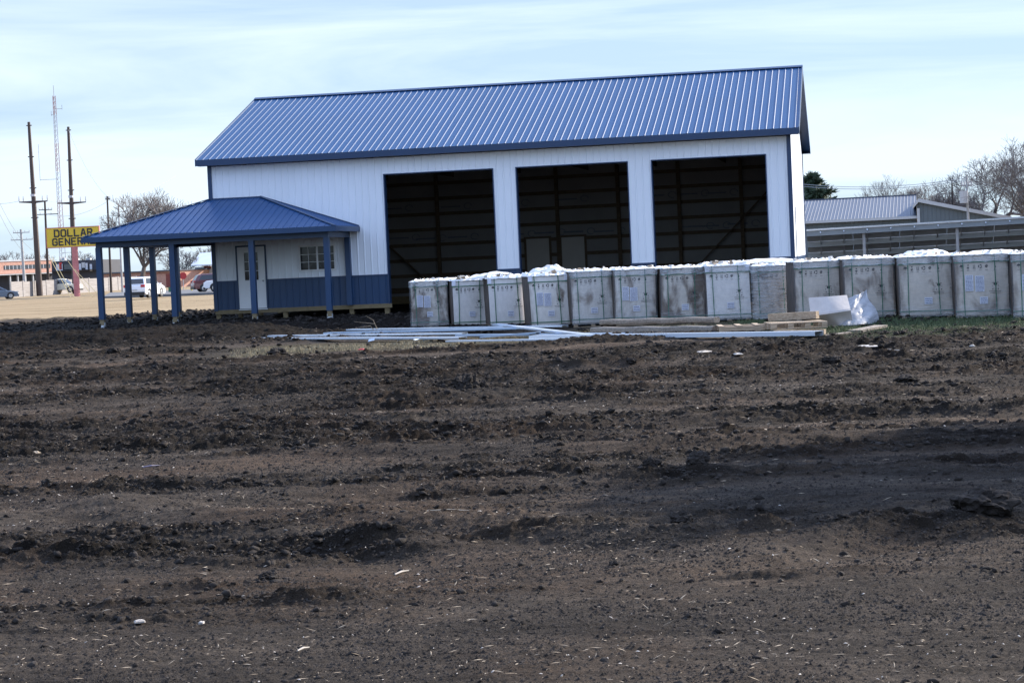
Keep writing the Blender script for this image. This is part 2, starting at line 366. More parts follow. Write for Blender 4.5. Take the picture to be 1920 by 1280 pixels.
# ================================================================ GROUND
def build_ground():
    a0=math.atan2(_FH.y,_FH.x)
    angs=list(np.linspace(-16.5,16.5,920))
    side=[16.5+ (i+1)*.11 for i in range(120)]
    side+= [side[-1]+ (i+1)*2.2 for i in range(int((180-side[-1])/2.2))]
    side=[s for s in side if s<179]
    angs=np.array([-s for s in reversed(side)]+angs+side)
    rr=[.6,2,4,6]+list(np.geomspace(7.2,62,1280))
    r=rr[-1]
    while r<5200: r*=1.02 if r<320 else 1.12; rr.append(r)
    rr=np.array(rr)
    A,Rr=np.meshgrid(np.radians(angs),rr)
    X=CAM.x+Rr*np.cos(a0-A); Y=CAM.y+Rr*np.sin(a0-A)
    u,d=cf(X,Y)
    Z=gh(X,Y)
    # zones
    n1=fbm(X*.35,Y*.35,61,4); n2=fbm(X*1.3,Y*1.3,63,3)
    far=ss(92,101,d+14*(n1-.5)+5*(n2-.5))
    dry=ss(44.4,46.2,d+3.2*(n1-.5)+2*(n2-.5))*(1-ss(49.5,51,d))*ss(-7.2,-5.6,u+1.5*(n1-.5))*(1-ss(4.8,6.4,u+2*(n2-.5)))
    dry=dry*ss(.30,.50,n2+.12)
    grn=ss(37.6,40.2,d+4*(n1-.5)+2*(n2-.5))*(1-ss(50,53,d))*ss(4.4,6.4,u+1.5*(n1-.5))*ss(.2,.45,n2+.1)
    mask=(1-far)*(Rr<130)
    pile=ss(42.4,43.6,d)*(1-ss(50.5,52,d))*ss(-8,-7,u)*(1-ss(8,9,u))
    amp=(1-.75*np.maximum(dry,grn))*(1-.95*pile)
    Z=Z+dirt(X,Y)*mask*amp*(1-ss(58,90,Rr)*.35)
    # churned lumps round the porch and along the edge of the grass
    edge=np.exp(-((d-93)/5)**2)*(u<-8)
    Z=Z+edge*.35*np.clip(fbm(X*.5,Y*.5,71,3)-.47,0,1)/.5
    bank=np.exp(-((Y+10.6)/1.8)**2)*ss(-14,-9,X)*(1-ss(3,7,X))
    Z=Z+bank*.16*fbm(X*.4,Y*.6,75,3)+bank*.26*np.clip(fbm(X*1.6,Y*1.6,76,3)-.45,0,1)
    Z=Z+far*(.5*(fbm(X*.03,Y*.06,77,2)-.5))*ss(110,150,d)*.5
    # keep soil out of the building's own floor line
    inside=(X>-.2)&(X<19.6)&(Y>0)&(Y<13.9)
    Z=np.where(inside,np.minimum(Z,-.34),Z)
    nr,na=X.shape
    co=np.stack([X,Y,Z],-1).reshape(-1,3)
    c=np.array([[CAM.x,CAM.y,float(gh(CAM.x,CAM.y))]])
    co=np.concatenate([co,c]); ci=nr*na
    idx=np.arange(nr*na).reshape(nr,na)
    nxt=np.roll(idx,-1,1)
    q=np.stack([idx[:-1],idx[1:],nxt[1:],nxt[:-1]],-1).reshape(-1,4)
    t=np.stack([np.full(na,ci),idx[0],nxt[0]],-1)
    me=bpy.data.meshes.new('ground')
    me.vertices.add(len(co)); me.vertices.foreach_set('co',co.astype(np.float32).ravel())
    nl=q.size+t.size; me.loops.add(nl); me.loops.foreach_set('vertex_index',np.concatenate([q.ravel(),t.ravel()]).astype(np.int32))
    me.polygons.add(len(q)+len(t))
    st=np.concatenate([np.arange(len(q))*4,len(q)*4+np.arange(len(t))*3]).astype(np.int32)
    me.polygons.foreach_set('loop_start',st)
    try: me.polygons.foreach_set('loop_total',np.concatenate([np.full(len(q),4),np.full(len(t),3)]).astype(np.int32))
    except Exception: pass
    me.polygons.foreach_set('use_smooth',np.ones(len(q)+len(t),bool))
    me.update(calc_edges=True); me.validate()
    sm=smoothmask(X,Y)*(.9)
    for nm,arr in (('smooth',sm),('far_grass',far),('dry_strip',dry),('green_strip',grn),('dark_soil_shade',dark_soil_shade(X,Y)*(1-far))):
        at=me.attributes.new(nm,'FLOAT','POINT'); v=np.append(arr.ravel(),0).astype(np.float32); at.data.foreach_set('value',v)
    me.materials.append(M['ground'])
    o=bpy.data.objects.new('ground',me); col.objects.link(o); tag(o,kind='structure')
build_ground()
def gz(x,y): return float(gh(x,y)+dirt(np.array(x),np.array(y)))
def npmesh(name,co,faces,material,smooth=False):
    me=bpy.data.meshes.new(name); k=faces.shape[1]
    me.vertices.add(len(co)); me.vertices.foreach_set('co',co.astype(np.float32).ravel())
    me.loops.add(faces.size); me.loops.foreach_set('vertex_index',faces.astype(np.int32).ravel())
    me.polygons.add(len(faces)); me.polygons.foreach_set('loop_start',(np.arange(len(faces))*k).astype(np.int32))
    try: me.polygons.foreach_set('loop_total',np.full(len(faces),k,np.int32))
    except Exception: pass
    if smooth: me.polygons.foreach_set('use_smooth',np.ones(len(faces),bool))
    me.update(calc_edges=True); me.materials.append(material)
    o=bpy.data.objects.new(name,me); col.objects.link(o); return o
rng=np.random.default_rng(3)
# icosahedron
_t=(1+5**.5)/2
ICO=np.array([(-1,_t,0),(1,_t,0),(-1,-_t,0),(1,-_t,0),(0,-1,_t),(0,1,_t),(0,-1,-_t),(0,1,-_t),(_t,0,-1),(_t,0,1),(-_t,0,-1),(-_t,0,1)])/1.9
ICF=np.array([(0,11,5),(0,5,1),(0,1,7),(0,7,10),(0,10,11),(1,5,9),(5,11,4),(11,10,2),(10,7,6),(7,1,8),(3,9,4),(3,4,2),(3,2,6),(3,6,8),(3,8,9),(4,9,5),(2,4,11),(6,2,10),(8,6,7),(9,8,1)])
def fan_points(n,d0,d1,p=1.0,umax=.33):
    t=rng.random(n)**p; d=d0*(d1/d0)**t; u=(rng.random(n)*2-1)*umax*d
    x=CAM.x+_R0.x*u+_FH.x*d; y=CAM.y+_R0.y*u+_FH.y*d
    return x,y,u,d
def clods():
    x,y,u,d=fan_points(210000,7.5,93,.8)
    sm=smoothmask(x,y)
    cn=fbm(x*1.7,y*1.7,53,3); keep=(rng.random(len(x))<((1-sm)**1.5*.95+.03)*ss(.30,.62,cn)+.015)
    inb=((x>-.5)&(x<20)&(y>-.3))|((d>43)&(d<51)&(u>-7)&(u<8)&(rng.random(len(x))<.85))
    keep&=~inb; x,y,u,d=x[keep],y[keep],u[keep],d[keep]; n=len(x)
    s=.004+.020*rng.random(n)**5; s*=(.75+d/22)
    s=np.minimum(s,.10)
    z=gh(x,y)+dirt(x,y)
    co=ICO[None]*(1+1.1*(rng.random((n,12,1))-.5))*s[:,None,None]*np.array([1.4,.9,.75])
    a=rng.random(n)*6.28; ca,sa=np.cos(a)[:,None],np.sin(a)[:,None]
    X=co[...,0]*ca-co[...,1]*sa+x[:,None]; Y=co[...,0]*sa+co[...,1]*ca+y[:,None]; Z=co[...,2]+z[:,None]+s[:,None]*.05
    co=np.stack([X,Y,Z],-1).reshape(-1,3)
    f=(ICF[None]+(np.arange(n)*12)[:,None,None]).reshape(-1,3)
    o=npmesh('soil_crumbs',co,f,M['clod']); tag(o,'loose dark soil crumbs scattered over the churned field','soil crumbs',kind='stuff')
clods()
def grit():
    x,y,u,d=fan_points(330000,7.4,40,1.0)
    g=fbm(x*1.1,y*1.1,57,3); k=rng.random(len(x))<(.25+.75*ss(.35,.6,g)); x,y,d=x[k],y[k],d[k]; n=len(x)
    s=(.0028+.0085*rng.random(n)**3)*(.6+d/16); z=gh(x,y)+dirt(x,y)
    O=np.array([(1,0,0),(0,1,0),(-1,0,0),(0,-1,0),(0,0,1)],float)
    co=O[None]*(1+1.0*(rng.random((n,5,1))-.5))*s[:,None,None]*np.array([1.2,1,.85])
    a=rng.random(n)*6.28; ca,sa=np.cos(a)[:,None],np.sin(a)[:,None]
    co=np.stack([co[...,0]*ca-co[...,1]*sa+x[:,None],co[...,0]*sa+co[...,1]*ca+y[:,None],co[...,2]+z[:,None]-s[:,None]*.1],-1).reshape(-1,3)
    f=(np.array([(0,1,4),(1,2,4),(2,3,4),(3,0,4)])[None]+(np.arange(n)*5)[:,None,None]).reshape(-1,3)
    tag(npmesh('soil_grit',co,f,M['clod']),'fine soil grit covering the foreground','soil grit',kind='stuff')
grit()
def slivers(name,n,mat_,lo,hi,wid,label,cat,p=.8,d0=7.5,d1=46,flat=.5):
    x,y,u,d=fan_points(n,d0,d1,p); z=gh(x,y)+dirt(x,y)+.006
    cl=fbm(x*.5,y*.5,91,3); k=rng.random(n)<ss(.35,.62,cl)+.12
    x,y,z,d=x[k],y[k],z[k],d[k]; n=len(x)
    L=(lo+(hi-lo)*rng.random(n)**2.5)*(.75+d/40); a=rng.random(n)*6.28; w=wid*(.5+rng.random(n))*(.7+d/22); el=(rng.random(n)**3)*flat
    dx,dy,dz=np.cos(a)*L*.5,np.sin(a)*L*.5,el*L*.5
    px,py=-np.sin(a)*w*.5,np.cos(a)*w*.5; zz=z+dz
    P=lambda sx,sw,sz:np.stack([x+dx*sx+px*sw,y+dy*sx+py*sw,zz+dz*sx+sz],-1)
    h=w*.5
    co=np.stack([P(-1,0,0),P(-.4,1,h*0),P(1,0,0),P(.2,-1,0),P(0,0,h)],1).reshape(-1,3)
    f=np.array([(0,1,4),(1,2,4),(2,3,4),(3,0,4)]); f=(f[None]+(np.arange(n)*5)[:,None,None]).reshape(-1,3)
    tag(npmesh(name,co,f,mat_),label,cat,kind='stuff')
slivers('straw_litter',9000,M['straw'],.010,.075,.0038,'bits of straw and stalk scattered over the dark soil','straw litter')
slivers('wood_chips',1500,M['chip'],.008,.032,.007,'small pale chips and pebbles scattered over the dark soil','chips')
def blades(name,pts,hlo,hhi,w,mat_,label,cat):
    x,y=pts; n=len(x); z=gh(x,y)-.01
    a=rng.random(n)*6.28; h=hlo+(hhi-hlo)*rng.random(n)**1.6; la=rng.random(n)*6.28; ln=h*(.2+.8*rng.random(n))
    px,py=np.cos(a)*w/2,np.sin(a)*w/2
    A=np.stack([x-px,y-py,z],-1); B=np.stack([x+px,y+py,z],-1)
    C=np.stack([x+np.cos(la)*ln*.4,y+np.sin(la)*ln*.4,z+h*.7],-1); D=np.stack([x+np.cos(la)*ln,y+np.sin(la)*ln,z+h],-1)
    C2=C+np.stack([px,py,0*px],-1)
    co=np.stack([A,B,C2,D,C],1).reshape(-1,3); f=(np.array([(0,1,2,4)])[None]+(np.arange(n)*5)[:,None,None]).reshape(-1,4)
    f3=f.copy(); f3[:,0]=f[:,3]; f3[:,1]=f[:,2]; f3[:,2]=f[:,2]+1; f3[:,3]=f[:,3]
    tri=np.concatenate([f[:,:3],f[:,[0,2,3]],np.stack([f[:,3],f[:,2],f[:,2]+1],-1)])
    tag(npmesh(name,co,tri,mat_),label,cat,kind='stuff')
def zone(n,d0,d1,u0,u1,seed,lo,hi):
    d=d0+(d1-d0)*rng.random(n); u=u0+(u1-u0)*rng.random(n)
    x=CAM.x+_R0.x*u+_FH.x*d; y=CAM.y+_R0.y*u+_FH.y*d
    k=(fbm(x*1.1,y*1.1,seed,3)+.10*(rng.random(n)-.5))>lo
    k&=rng.random(n)<ss(0,1.2,np.minimum(d-d0,np.minimum(u-u0,u1-u)))+.25
    return x[k],y[k]
blades('dry_grass',zone(30000,43.8,48.2,-6.6,5.4,63,.47,1),.03,.10,.010,M['drygrass'],'thin yellowed grass beside the metal trim pieces','dry grass')
blades('green_grass',zone(42000,38.2,48,4.6,13.5,63,.42,1),.03,.11,.011,M['greengrass'],'short green grass in front of the right hand cartons','green grass')
# ================================================================ POLE BARN
L,D,H,RZ=19.427,13.741,4.855,7.636
OH,OG=.373,.305; HE=H+.2
barn=empty('pole_barn',(0,0,0),0,'white and blue ribbed steel pole barn with three open bays and a blue wraparound porch','barn')
o1=6.058; W=3.66; bays=[(o1,o1+W),(o1+W+.795,o1+2*W+.795),(o1+2*W+1.596,o1+3*W+1.596)]
ZW,ZT=.948,4.265
X=Vector((1,0,0)); Yv=Vector((0,1,0)); Zv=Vector((0,0,1))
def front(a,b,z0,z1,m_,nm='wall_panel',y=0):
    mb=MB(); mb.sheet((0,y,0),X,Zv,(0,-1,0),a,b,lambda u:z0,lambda u:z1); return mb.build(nm,m_,barn)
edges=[0]+[e for b in bays for e in b]+[L]
front(.10,bays[0][0],ZW,ZT+0.0,M['white_steel']); 
front(bays[0][1],bays[1][0],ZW,ZT,M['white_steel']); front(bays[1][1],bays[2][0],ZW,ZT,M['white_steel']); front(bays[2][1],L-.10,ZW,ZT,M['white_steel'])
front(.10,L-.10,ZT,H-.02,M['white_steel'],'header_panel')
# blue wainscot; leave the door hole
def door_x(): 
    return .86
DX=.86; DW=.96; DH=2.09
front(.10,DX-.05,0,ZW,M['blue_steel'],'wainscot'); front(DX+DW+.05,bays[0][0],0,ZW,M['blue_steel'],'wainscot')
for a,b in ((bays[0][1],bays[1][0]),(bays[1][1],bays[2][0]),(bays[2][1],L-.10)): front(a,b,0,ZW,M['blue_steel'],'wainscot')
for a,b in ((.10,DX-.05),(DX+DW+.05,bays[0][0]),(bays[0][1],bays[1][0]),(bays[1][1],bays[2][0]),(bays[2][1],L-.10)): MB().box(a,b,-.03,0,ZW-.02,ZW+.03).build('wainscot_cap',M['blue_trim'],barn)
# opening trims
for a,b in bays:
    mb=MB(); mb.box(a-.028,a+.006,-.032,.24,-.02,ZT+.028); mb.box(b-.006,b+.028,-.032,.24,-.02,ZT+.028); mb.box(a+.006,b-.006,-.030,.17,ZT-.006,ZT+.028)
    mb.build('bay_trim',M['blue_trim'],barn)
# corners
for x0,x1 in ((-.035,.10),(L-.10,L+.035)):
    mb=MB(); mb.box(x0,x1,-.035,-.004,-.03,H); 
    xo=-.035 if x0<0 else L+.004
    mb.box(xo,xo+.031,-.004,.10,-.03,H); mb.build('corner_trim',M['blue_trim'],barn)
for x0 in (-.035,L+.004):
    MB().box(x0,x0+.031,D-.10,D+.035,-.03,H).build('corner_trim',M['blue_trim'],barn)
# gables and back wall
def gab(u): return H+ (RZ-.06-HE)*(1-abs(u-D/2)/(D/2+OH))/1+0.17-.03
mb=MB(); mb.sheet((L,0,0),Yv,Zv,X,.10,D-.10,lambda u:ZW,gab,hh=.005); mb.build('gable_wall',M['white_steel'],barn)
mb=MB(); mb.sheet((L,0,0),Yv,Zv,X,.10,D-.10,lambda u:0,lambda u:ZW,hh=.005); mb.build('wainscot',M['blue_steel'],barn)
mb=MB(); mb.sheet((0,D,0),(0,-1,0),Zv,(-1,0,0),.10,D-.10,lambda u:ZW,gab); mb.build('gable_wall',M['white_steel'],barn)
mb=MB(); mb.sheet((0,D,0),(0,-1,0),Zv,(-1,0,0),.10,D-.10,lambda u:0,lambda u:ZW); mb.build('wainscot',M['blue_steel'],barn)
mb=MB(); mb.sheet((L,D,0),(-1,0,0),Zv,Yv,0,L,lambda u:ZW,lambda u:H); mb.build('back_wall',M['white_steel'],barn)
mb=MB(); mb.sheet((L,D,0),(-1,0,0),Zv,Yv,0,L,lambda u:0,lambda u:ZW); mb.build('wainscot',M['blue_steel'],barn)
# inner lining (wrap) on back and sides, sheathing behind front skin
MB().box(0,L,D-.10,D-.005,-.6,-.02).build('skirt_board',M['wood'],barn)
MB().box(.05,L-.05,D-.05,D-.02,-.05,H-.02).build('house_wrap',M['wrap'],barn)
def gprism(mb,x,dx,m=.03):
    mb.prism([(x,m,-.05),(x,D-m,-.05),(x,D-m,gab(D)-.05),(x,D/2,gab(D/2)-.08),(x,m,gab(0)-.05)],(dx,0,0)); return mb
gprism(MB(),.03,.02,.06).build('side_wrap',M['wrap'],barn); gprism(MB(),L-.05,.02,.06).build('side_wrap',M['wrap'],barn)
mb=MB()
segs=[(.06,DX-.06),(DX+DW+.06,3.0-.10),(4.36,bays[0][0]-.03),(bays[0][1]+.03,bays[1][0]-.03),(bays[1][1]+.03,bays[2][0]-.03),(bays[2][1]+.03,L-.06)]
for a,b in segs: mb.box(a,b,.02,.045,0,ZT)
mb.box(DX-.06,DX+DW+.06,.02,.045,DH+.05,ZT); mb.box(2.9,4.36,.02,.045,0,1.3); mb.box(2.9,4.36,.02,.045,2.35,ZT)
mb.box(.06,L-.06,.02,.045,ZT+.03,H-.05); mb.build('front_sheathing',M['inner'],barn)
# posts, girts, braces inside back wall
sp=2.44
px_posts=[PY(x,480,D-.2).x for x in (824,1048,1163,1277,1394)]
posts=sorted([px_posts[1]-2.42*k for k in (1,2,3,4,5,6) if px_posts[1]-2.42*k>.3]+px_posts[1:]+[px_posts[4]+2.42])
for x in posts:
    if x<L-.2: MB().box(x-.07,x+.07,D-.24,D-.092,-.45,H-.05).build('wall_post',M['stud'],barn)
for k in range(8):
    z=.10+k*.61
    MB().box(.08,L-.08,D-.09,D-.052,z,z+.14 if k else z+.22).build('wall_girt',M['stud'],barn)
for k in range(7):
    z=.3+k*.66
    MB().box(.055,.09,.1,D-.3,z,z+.09).build('side_girt',M['stud'],barn)
def brace(p,q): MB().bar(PY(p[0],p[1],D-.28),PY(q[0],q[1],D-.28),.05,.15,(0,1,0)).build('diagonal_brace',M['stud'],barn)
brace((1315,492),(1440,357)); brace((727,459),(815,540))
# trusses
for k in range(8):
    x=.25+k*(L-.5)/7
    mb=MB(); mb.bar((x,.1,H-.12),(x,D-.1,H-.12),.04,.18)
    for s in (0,1):
        yb=.1 if s==0 else D-.1
        mb.bar((x,yb,H+.02),(x,D/2,RZ-.28),.04,.16)
    for q in (.25,.5,.75):
        y=D*q; zt=H+(RZ-.35-H)*(1-abs(y-D/2)/(D/2)); mb.bar((x,y,H-.1),(x,y,zt),.04,.09)
    mb.bar((x,D*.25,H-.1),(x,D*.5,RZ-.4),.04,.09); mb.bar((x,D*.75,H-.1),(x,D*.5,RZ-.4),.04,.09)
    mb.build('roof_truss',M['stud'],barn)
MB().box(.1,L-.1,.05,.13,ZT+.03,ZT+.33).build('header_beam',M['stud'],barn)
# inside doors
for x0 in (988,1054):
    p=PY(x0,480,D-.12).x
    f=MB(); f.box(p-.09,p,D-.16,D-.094,-.25,2.13); f.box(p+.91,p+1.0,D-.16,D-.094,-.25,2.13); f.box(p,p+.91,D-.16,D-.094,2.05,2.13)
    f.build('inner_door_frame',M['stud'],barn)
    dr=MB().box(p+.004,p+.906,D-.15,D-.10,-.25,2.045).build('inner_door',M['door_grey'],barn)
    kx=p+.09 if x0==988 else p+.83
    MB().tube([(kx,D-.21,.72),(kx,D-.15,.72)],.04,10).build('door_knob',M['black'],dr)
# ring prints on the wrap
mb=MB()
for (x,y) in ((780,445),(830,446),(890,443),(877,386),(767,390),(997,438),(1053,435),(1108,433),(985,380),(1096,372),(1165,432),(1332,423),(1363,422),(1417,418),(1376,360),(1322,362),(1260,365)):
    c=PY(x,y,D-.055); n=14; mb=MB()
    for k in range(n-2):
        a=2*math.pi*k/n; b=2*math.pi*(k+1)/n
        mb.quad(*[c+Vector((math.cos(t)*r,0,math.sin(t)*r*.8)) for t,r in ((a,.17),(b,.17),(b,.13),(a,.13))])
    mb.quad(c+Vector((-1.1,0,-.03)),c+Vector((-.3,0,-.03)),c+Vector((-.3,0,.03)),c+Vector((-1.1,0,.03)))
    mb.build('wrap_printing',M['wrapblue'],barn)
# skirt board & stubs
SK=M['wood']
mb=MB(); mb.box(.0,bays[0][0]+.06,-.01,.05,-.14,-.0); mb.build('skirt_board',SK,barn)
mb=MB(); mb.box(L-.05,L+.0,.1,D,-.14,0); mb.build('skirt_board',SK,barn)
mb=MB(); mb.box(0,.05,.1,D,-.14,0); mb.build('skirt_board',SK,barn)
for x in (.08,2.42,4.72,5.93,9.85,10.38,14.30,14.84,18.76,L-.09):
    g=float(gh(x,.1)); MB().box(x-.075,x+.075,.052,.20,g-.3,ZT if x>5 else -.0).build('frame_post',SK,barn)
for x in (0.08,2.42,4.72,6.0): pass
for y in (2.4,4.8,7.2,9.6,12.0):
    MB().box(.052,.19,y-.07,y+.07,-.7,4.8).build('frame_post',SK,barn); MB().box(L-.19,L-.052,y-.07,y+.07,-.7,4.8).build('frame_post',SK,barn)
# entry door
dfr=MB(); dfr.box(DX-.05,DX,-.05,.03,0,DH+.05); dfr.box(DX+DW,DX+DW+.05,-.05,.03,0,DH+.05); dfr.box(DX,DX+DW,-.05,.03,DH,DH+.05)
dfr.build('door_trim',M['blue_trim'],barn)
mb=MB(); gx0,gx1,gz0,gz1=DX+.24,DX+.72,.97,1.90
mb.box(DX+.003,gx0,-.03,.01,.02,DH-.004); mb.box(gx1,DX+DW-.003,-.03,.01,.02,DH-.004); mb.box(gx0,gx1,-.03,.01,.02,gz0); mb.box(gx0,gx1,-.03,.01,gz1,DH-.004)
door=mb.build('door',M['white_paint'],barn)
mb=MB(); mb.box(gx0-.03,gx1+.03,-.045,-.0302,gz0-.03,gz0); mb.box(gx0-.03,gx1+.03,-.045,-.0302,gz1,gz1+.03); mb.box(gx0-.03,gx0,-.045,-.0302,gz0,gz1); mb.box(gx1,gx1+.03,-.045,-.0302,gz0,gz1)
for k in (1,2): x=gx0+(gx1-gx0)*k/3; mb.box(x-.008,x+.008,-.03,-.014,gz0,gz1)
for k in (1,2): z=gz0+(gz1-gz0)*k/3; mb.box(gx0,gx1,-.032,-.016,z-.008,z+.008)
mb.build('glazing_bars',M['white_paint'],door)
MB().box(gx0,gx1,-.012,-.004,gz0,gz1).build('door_glass',M['pane'],door)
MB().tube([(DX+DW-.08,-.03,.93),(DX+DW-.08,-.06,.93),(DX+DW-.08,-.075,.93),(DX+DW-.08,-.10,.93)],[.018,.018,.036,.03],12).build('door_knob',M['brass'],door)
MB().box(DX-.02,DX+DW+.02,-.06,.0,-.03,.0).build('door_sill',M['galv'],barn)
# upper wall left: rebuild with holes is handled by setting the window and door proud of the sheet
wx0=PY(561,485,0).x; wx1=PY(630,485,0).x; wz1=PY(595,459,0).z; wz0=PY(595,508,0).z
mb=MB(); t=.055
mb.box(wx0,wx1,-.05,.01,wz0,wz0+t); mb.box(wx0,wx1,-.05,.01,wz1-t,wz1); mb.box(wx0,wx0+t,-.05,.01,wz0+t,wz1-t); mb.box(wx1-t,wx1,-.05,.01,wz0+t,wz1-t)
xm=(wx0+wx1)/2; mb.box(xm-.03,xm+.03,-.046,.01,wz0+t,wz1-t)
win=mb.build('window_frame',M['white_paint'],barn)
mb=MB()
for a,b in ((wx0+t,xm-.03),(xm+.03,wx1-t)):
    x=(a+b)/2; mb.box(x-.008,x+.008,-.040,-.028,wz0+t,wz1-t)
    for k in (1,2): z=wz0+t+(wz1-wz0-2*t)*k/3; mb.box(a,b,-.042,-.030,z-.008,z+.008)
mb.build('glazing_bars',M['white_paint'],win)
MB().box(wx0+t,wx1-t,-.0262,-.022,wz0+t,wz1-t).build('window_glass',M['pane'],win)
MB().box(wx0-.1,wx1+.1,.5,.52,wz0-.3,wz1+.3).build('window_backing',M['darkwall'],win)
for q,(a_,b_) in enumerate(((.16,.30),(.52,.40),(.60,.72))):
    xa=wx0+(wx1-wx0)*a_; xb=wx0+(wx1-wx0)*b_; MB().prism([(xa,.2,wz0+.1),(xa+.05,.2,wz0+.1),(xb+.09,.2,wz0+.32),(xb+.03,.2,wz0+.36)],(0,.03,0)).build('pale_strip_behind_glass',M['white_paint'],win)
# replace left upper wall with a holed one
def cut_left():
    for o in list(barn.children):
        if o.name.startswith('wall_panel') and min(v.co.x for v in o.data.vertices)<1 : bpy.data.objects.remove(o); break
    mb=MB()
    def part(a,b,z0,z1): mb.sheet((0,0,0),X,Zv,(0,-1,0),a,b,lambda u:z0,lambda u:z1)
    part(.10,DX-.05,ZW,ZT); part(DX-.05,DX+DW+.05,DH+.05,ZT); part(DX+DW+.05,wx0+.02,ZW,ZT); part(wx0+.02,wx1-.02,ZW,wz0+.02); part(wx0+.02,wx1-.02,wz1-.02,ZT); part(wx1-.02,bays[0][0],ZW,ZT)
    mb.build('wall_panel',M['white_steel'],barn)
cut_left()
# ---- main roof
sl=Vector((0,D/2+OH,RZ-.03-HE)); sll=sl.length; sn=sl.normalized()
nf=Vector((0,-sn.z,sn.y))
for side in (0,1):
    mb=MB()
    if side==0: mb.sheet((-OG,-OH,HE),X,sn,nf,0,L+2*OG,lambda u:0,lambda u:sll,hh=.018,bw=.048,tw=.02)
    else: mb.sheet((L+OG,D+OH,HE),(-1,0,0),Vector((0,-sn.y,sn.z)),Vector((0,sn.z,sn.y)),0,L+2*OG,lambda u:0,lambda u:sll,hh=.018,bw=.048,tw=.02)
    # under-deck
    rf=mb.build('roof_sheet',M['main_roof'],barn)
for side in (0,1):
    s=1 if side==0 else -1; y0=-OH+.02 if side==0 else D+OH-.02
    mb=MB(); mb.prism([(-OG+.02,y0,HE-.012),(-OG+.02,D/2,RZ-.045),(-OG+.02,D/2,RZ-.085),(-OG+.02,y0,HE-.05)],(L+2*OG-.04,0,0))
    mb.build('roof_deck',M['inner'],barn)
MB().box(-OG,L+OG,-OH-.025,-OH,H,HE+.006).build('eave_fascia',M['blue_trim'],barn)
MB().box(-OG,L+OG,D+OH,D+OH+.025,H,HE+.006).build('eave_fascia',M['blue_trim'],barn)
MB().box(-OG+.02,L+OG-.02,-OH,-.036,H-.0,H+.015).build('eave_soffit',M['blue_trim'],barn)
MB().box(-OG+.02,L+OG-.02,D+.036,D+OH,H,H+.015).build('eave_soffit',M['blue_trim'],barn)
for xo in (-OG-.028,L+OG+.002):
    for s in (0,1):
        y0=-OH-.025 if s==0 else D+OH+.025
        mb=MB(); mb.prism([(xo,y0,H-.005),(xo,D/2,RZ-.24),(xo,D/2,RZ+.02),(xo,y0,HE+.03)],(.026,0,0)); mb.build('rake_trim',M['blue_trim'],barn)
for xo,dx in ((-OG,OG-.03),(L+.022,OG-.022)):
    for s in (0,1):
        y0=-OH if s==0 else D+OH
        mb=MB(); mb.prism([(xo,y0,H+.02),(xo,D/2,RZ-.2),(xo,D/2,RZ-.185),(xo,y0,H+.035)],(dx,0,0)); mb.build('rake_soffit',M['blue_trim'],barn)
mb=MB()
mb.prism([(-OG-.03,D/2-.17,RZ-.055),(-OG-.03,D/2,RZ+.012),(-OG-.03,D/2+.17,RZ-.055),(-OG-.03,D/2+.17,RZ-.035),(-OG-.03,D/2,RZ+.034),(-OG-.03,D/2-.17,RZ-.035)],(L+2*OG+.06,0,0)); mb.build('ridge_cap',M['blue_trim'],barn)
# downpipe strip on the right gable
MB().box(L+.026,L+.05,1.9,1.98,-.1,2.6).build('gable_trim_strip',M['blue_trim'],barn)
# ---- porch
PD,X0,S,POV=2.776,-2.948,2.501,.408
ZPE,ZPH,XR=2.586,3.737,1.78
XE=5.13; YE=-3.184; XL=-3.356
BK=5.2
pr=(ZPH-ZPE)/(-YE)
v1=Vector((0,-YE,ZPH-ZPE)); vl=v1.length; v1=v1.normalized()
mb=MB()
def vhi(u):
    x=XL+u
    if x<0: return vl*(x-XL)/(0-XL)
    if x<XR: return vl
    return vl*(XE-x)/(XE-XR)
mb.sheet((XL,YE,ZPE),X,v1,Vector((0,-v1.z,v1.y)),0,XE-XL,lambda u:0,vhi,phase=.1); mb.build('porch_roof',M['blue_roof'],barn)
v2=Vector((-(XE-XR),0,ZPH-ZPE)); l2=v2.length; v2=v2.normalized()
mb=MB(); mb.sheet((XE,YE,ZPE),Yv,v2,Vector((v2.z,0,-v2.x)),0,-YE-.025,lambda u:0,lambda u:l2*u/(-YE)); mb.build('porch_roof',M['blue_roof'],barn)
v3=Vector((-XL,0,ZPH-ZPE)); l3=v3.length; v3=v3.normalized(); LL=BK-YE
mb=MB(); mb.sheet((XL,BK,ZPE),(0,-1,0),v3,Vector((-v3.z,0,v3.x)),0,LL,lambda u:0,lambda u:l3*min(.985,u/3.184,(LL-u)/3.184)); mb.build('porch_roof',M['blue_roof'],barn)
# fascias
for a,b in (((XL-.02,YE-.012),(XE+.02,YE-.012)),((XE+.012,YE),(XE+.012,-.035)),((XL-.012,YE),(XL-.012,BK)),((XL,BK+.012),(-.04,BK+.012))):
    MB().bar((a[0],a[1],ZPE-.075),(b[0],b[1],ZPE-.075),.022,.17).build('porch_fascia',M['blue_steel'],barn)
# soffit
mb=MB(); mb.box(XL+.01,XE-.01,YE+.01,-.04,ZPE-.15,ZPE-.135); mb.build('porch_ceiling',M['inner'],barn)
MB().box(XL+.01,-.04,-.039,BK-.01,ZPE-.15,ZPE-.135).build('porch_ceiling',M['inner'],barn)
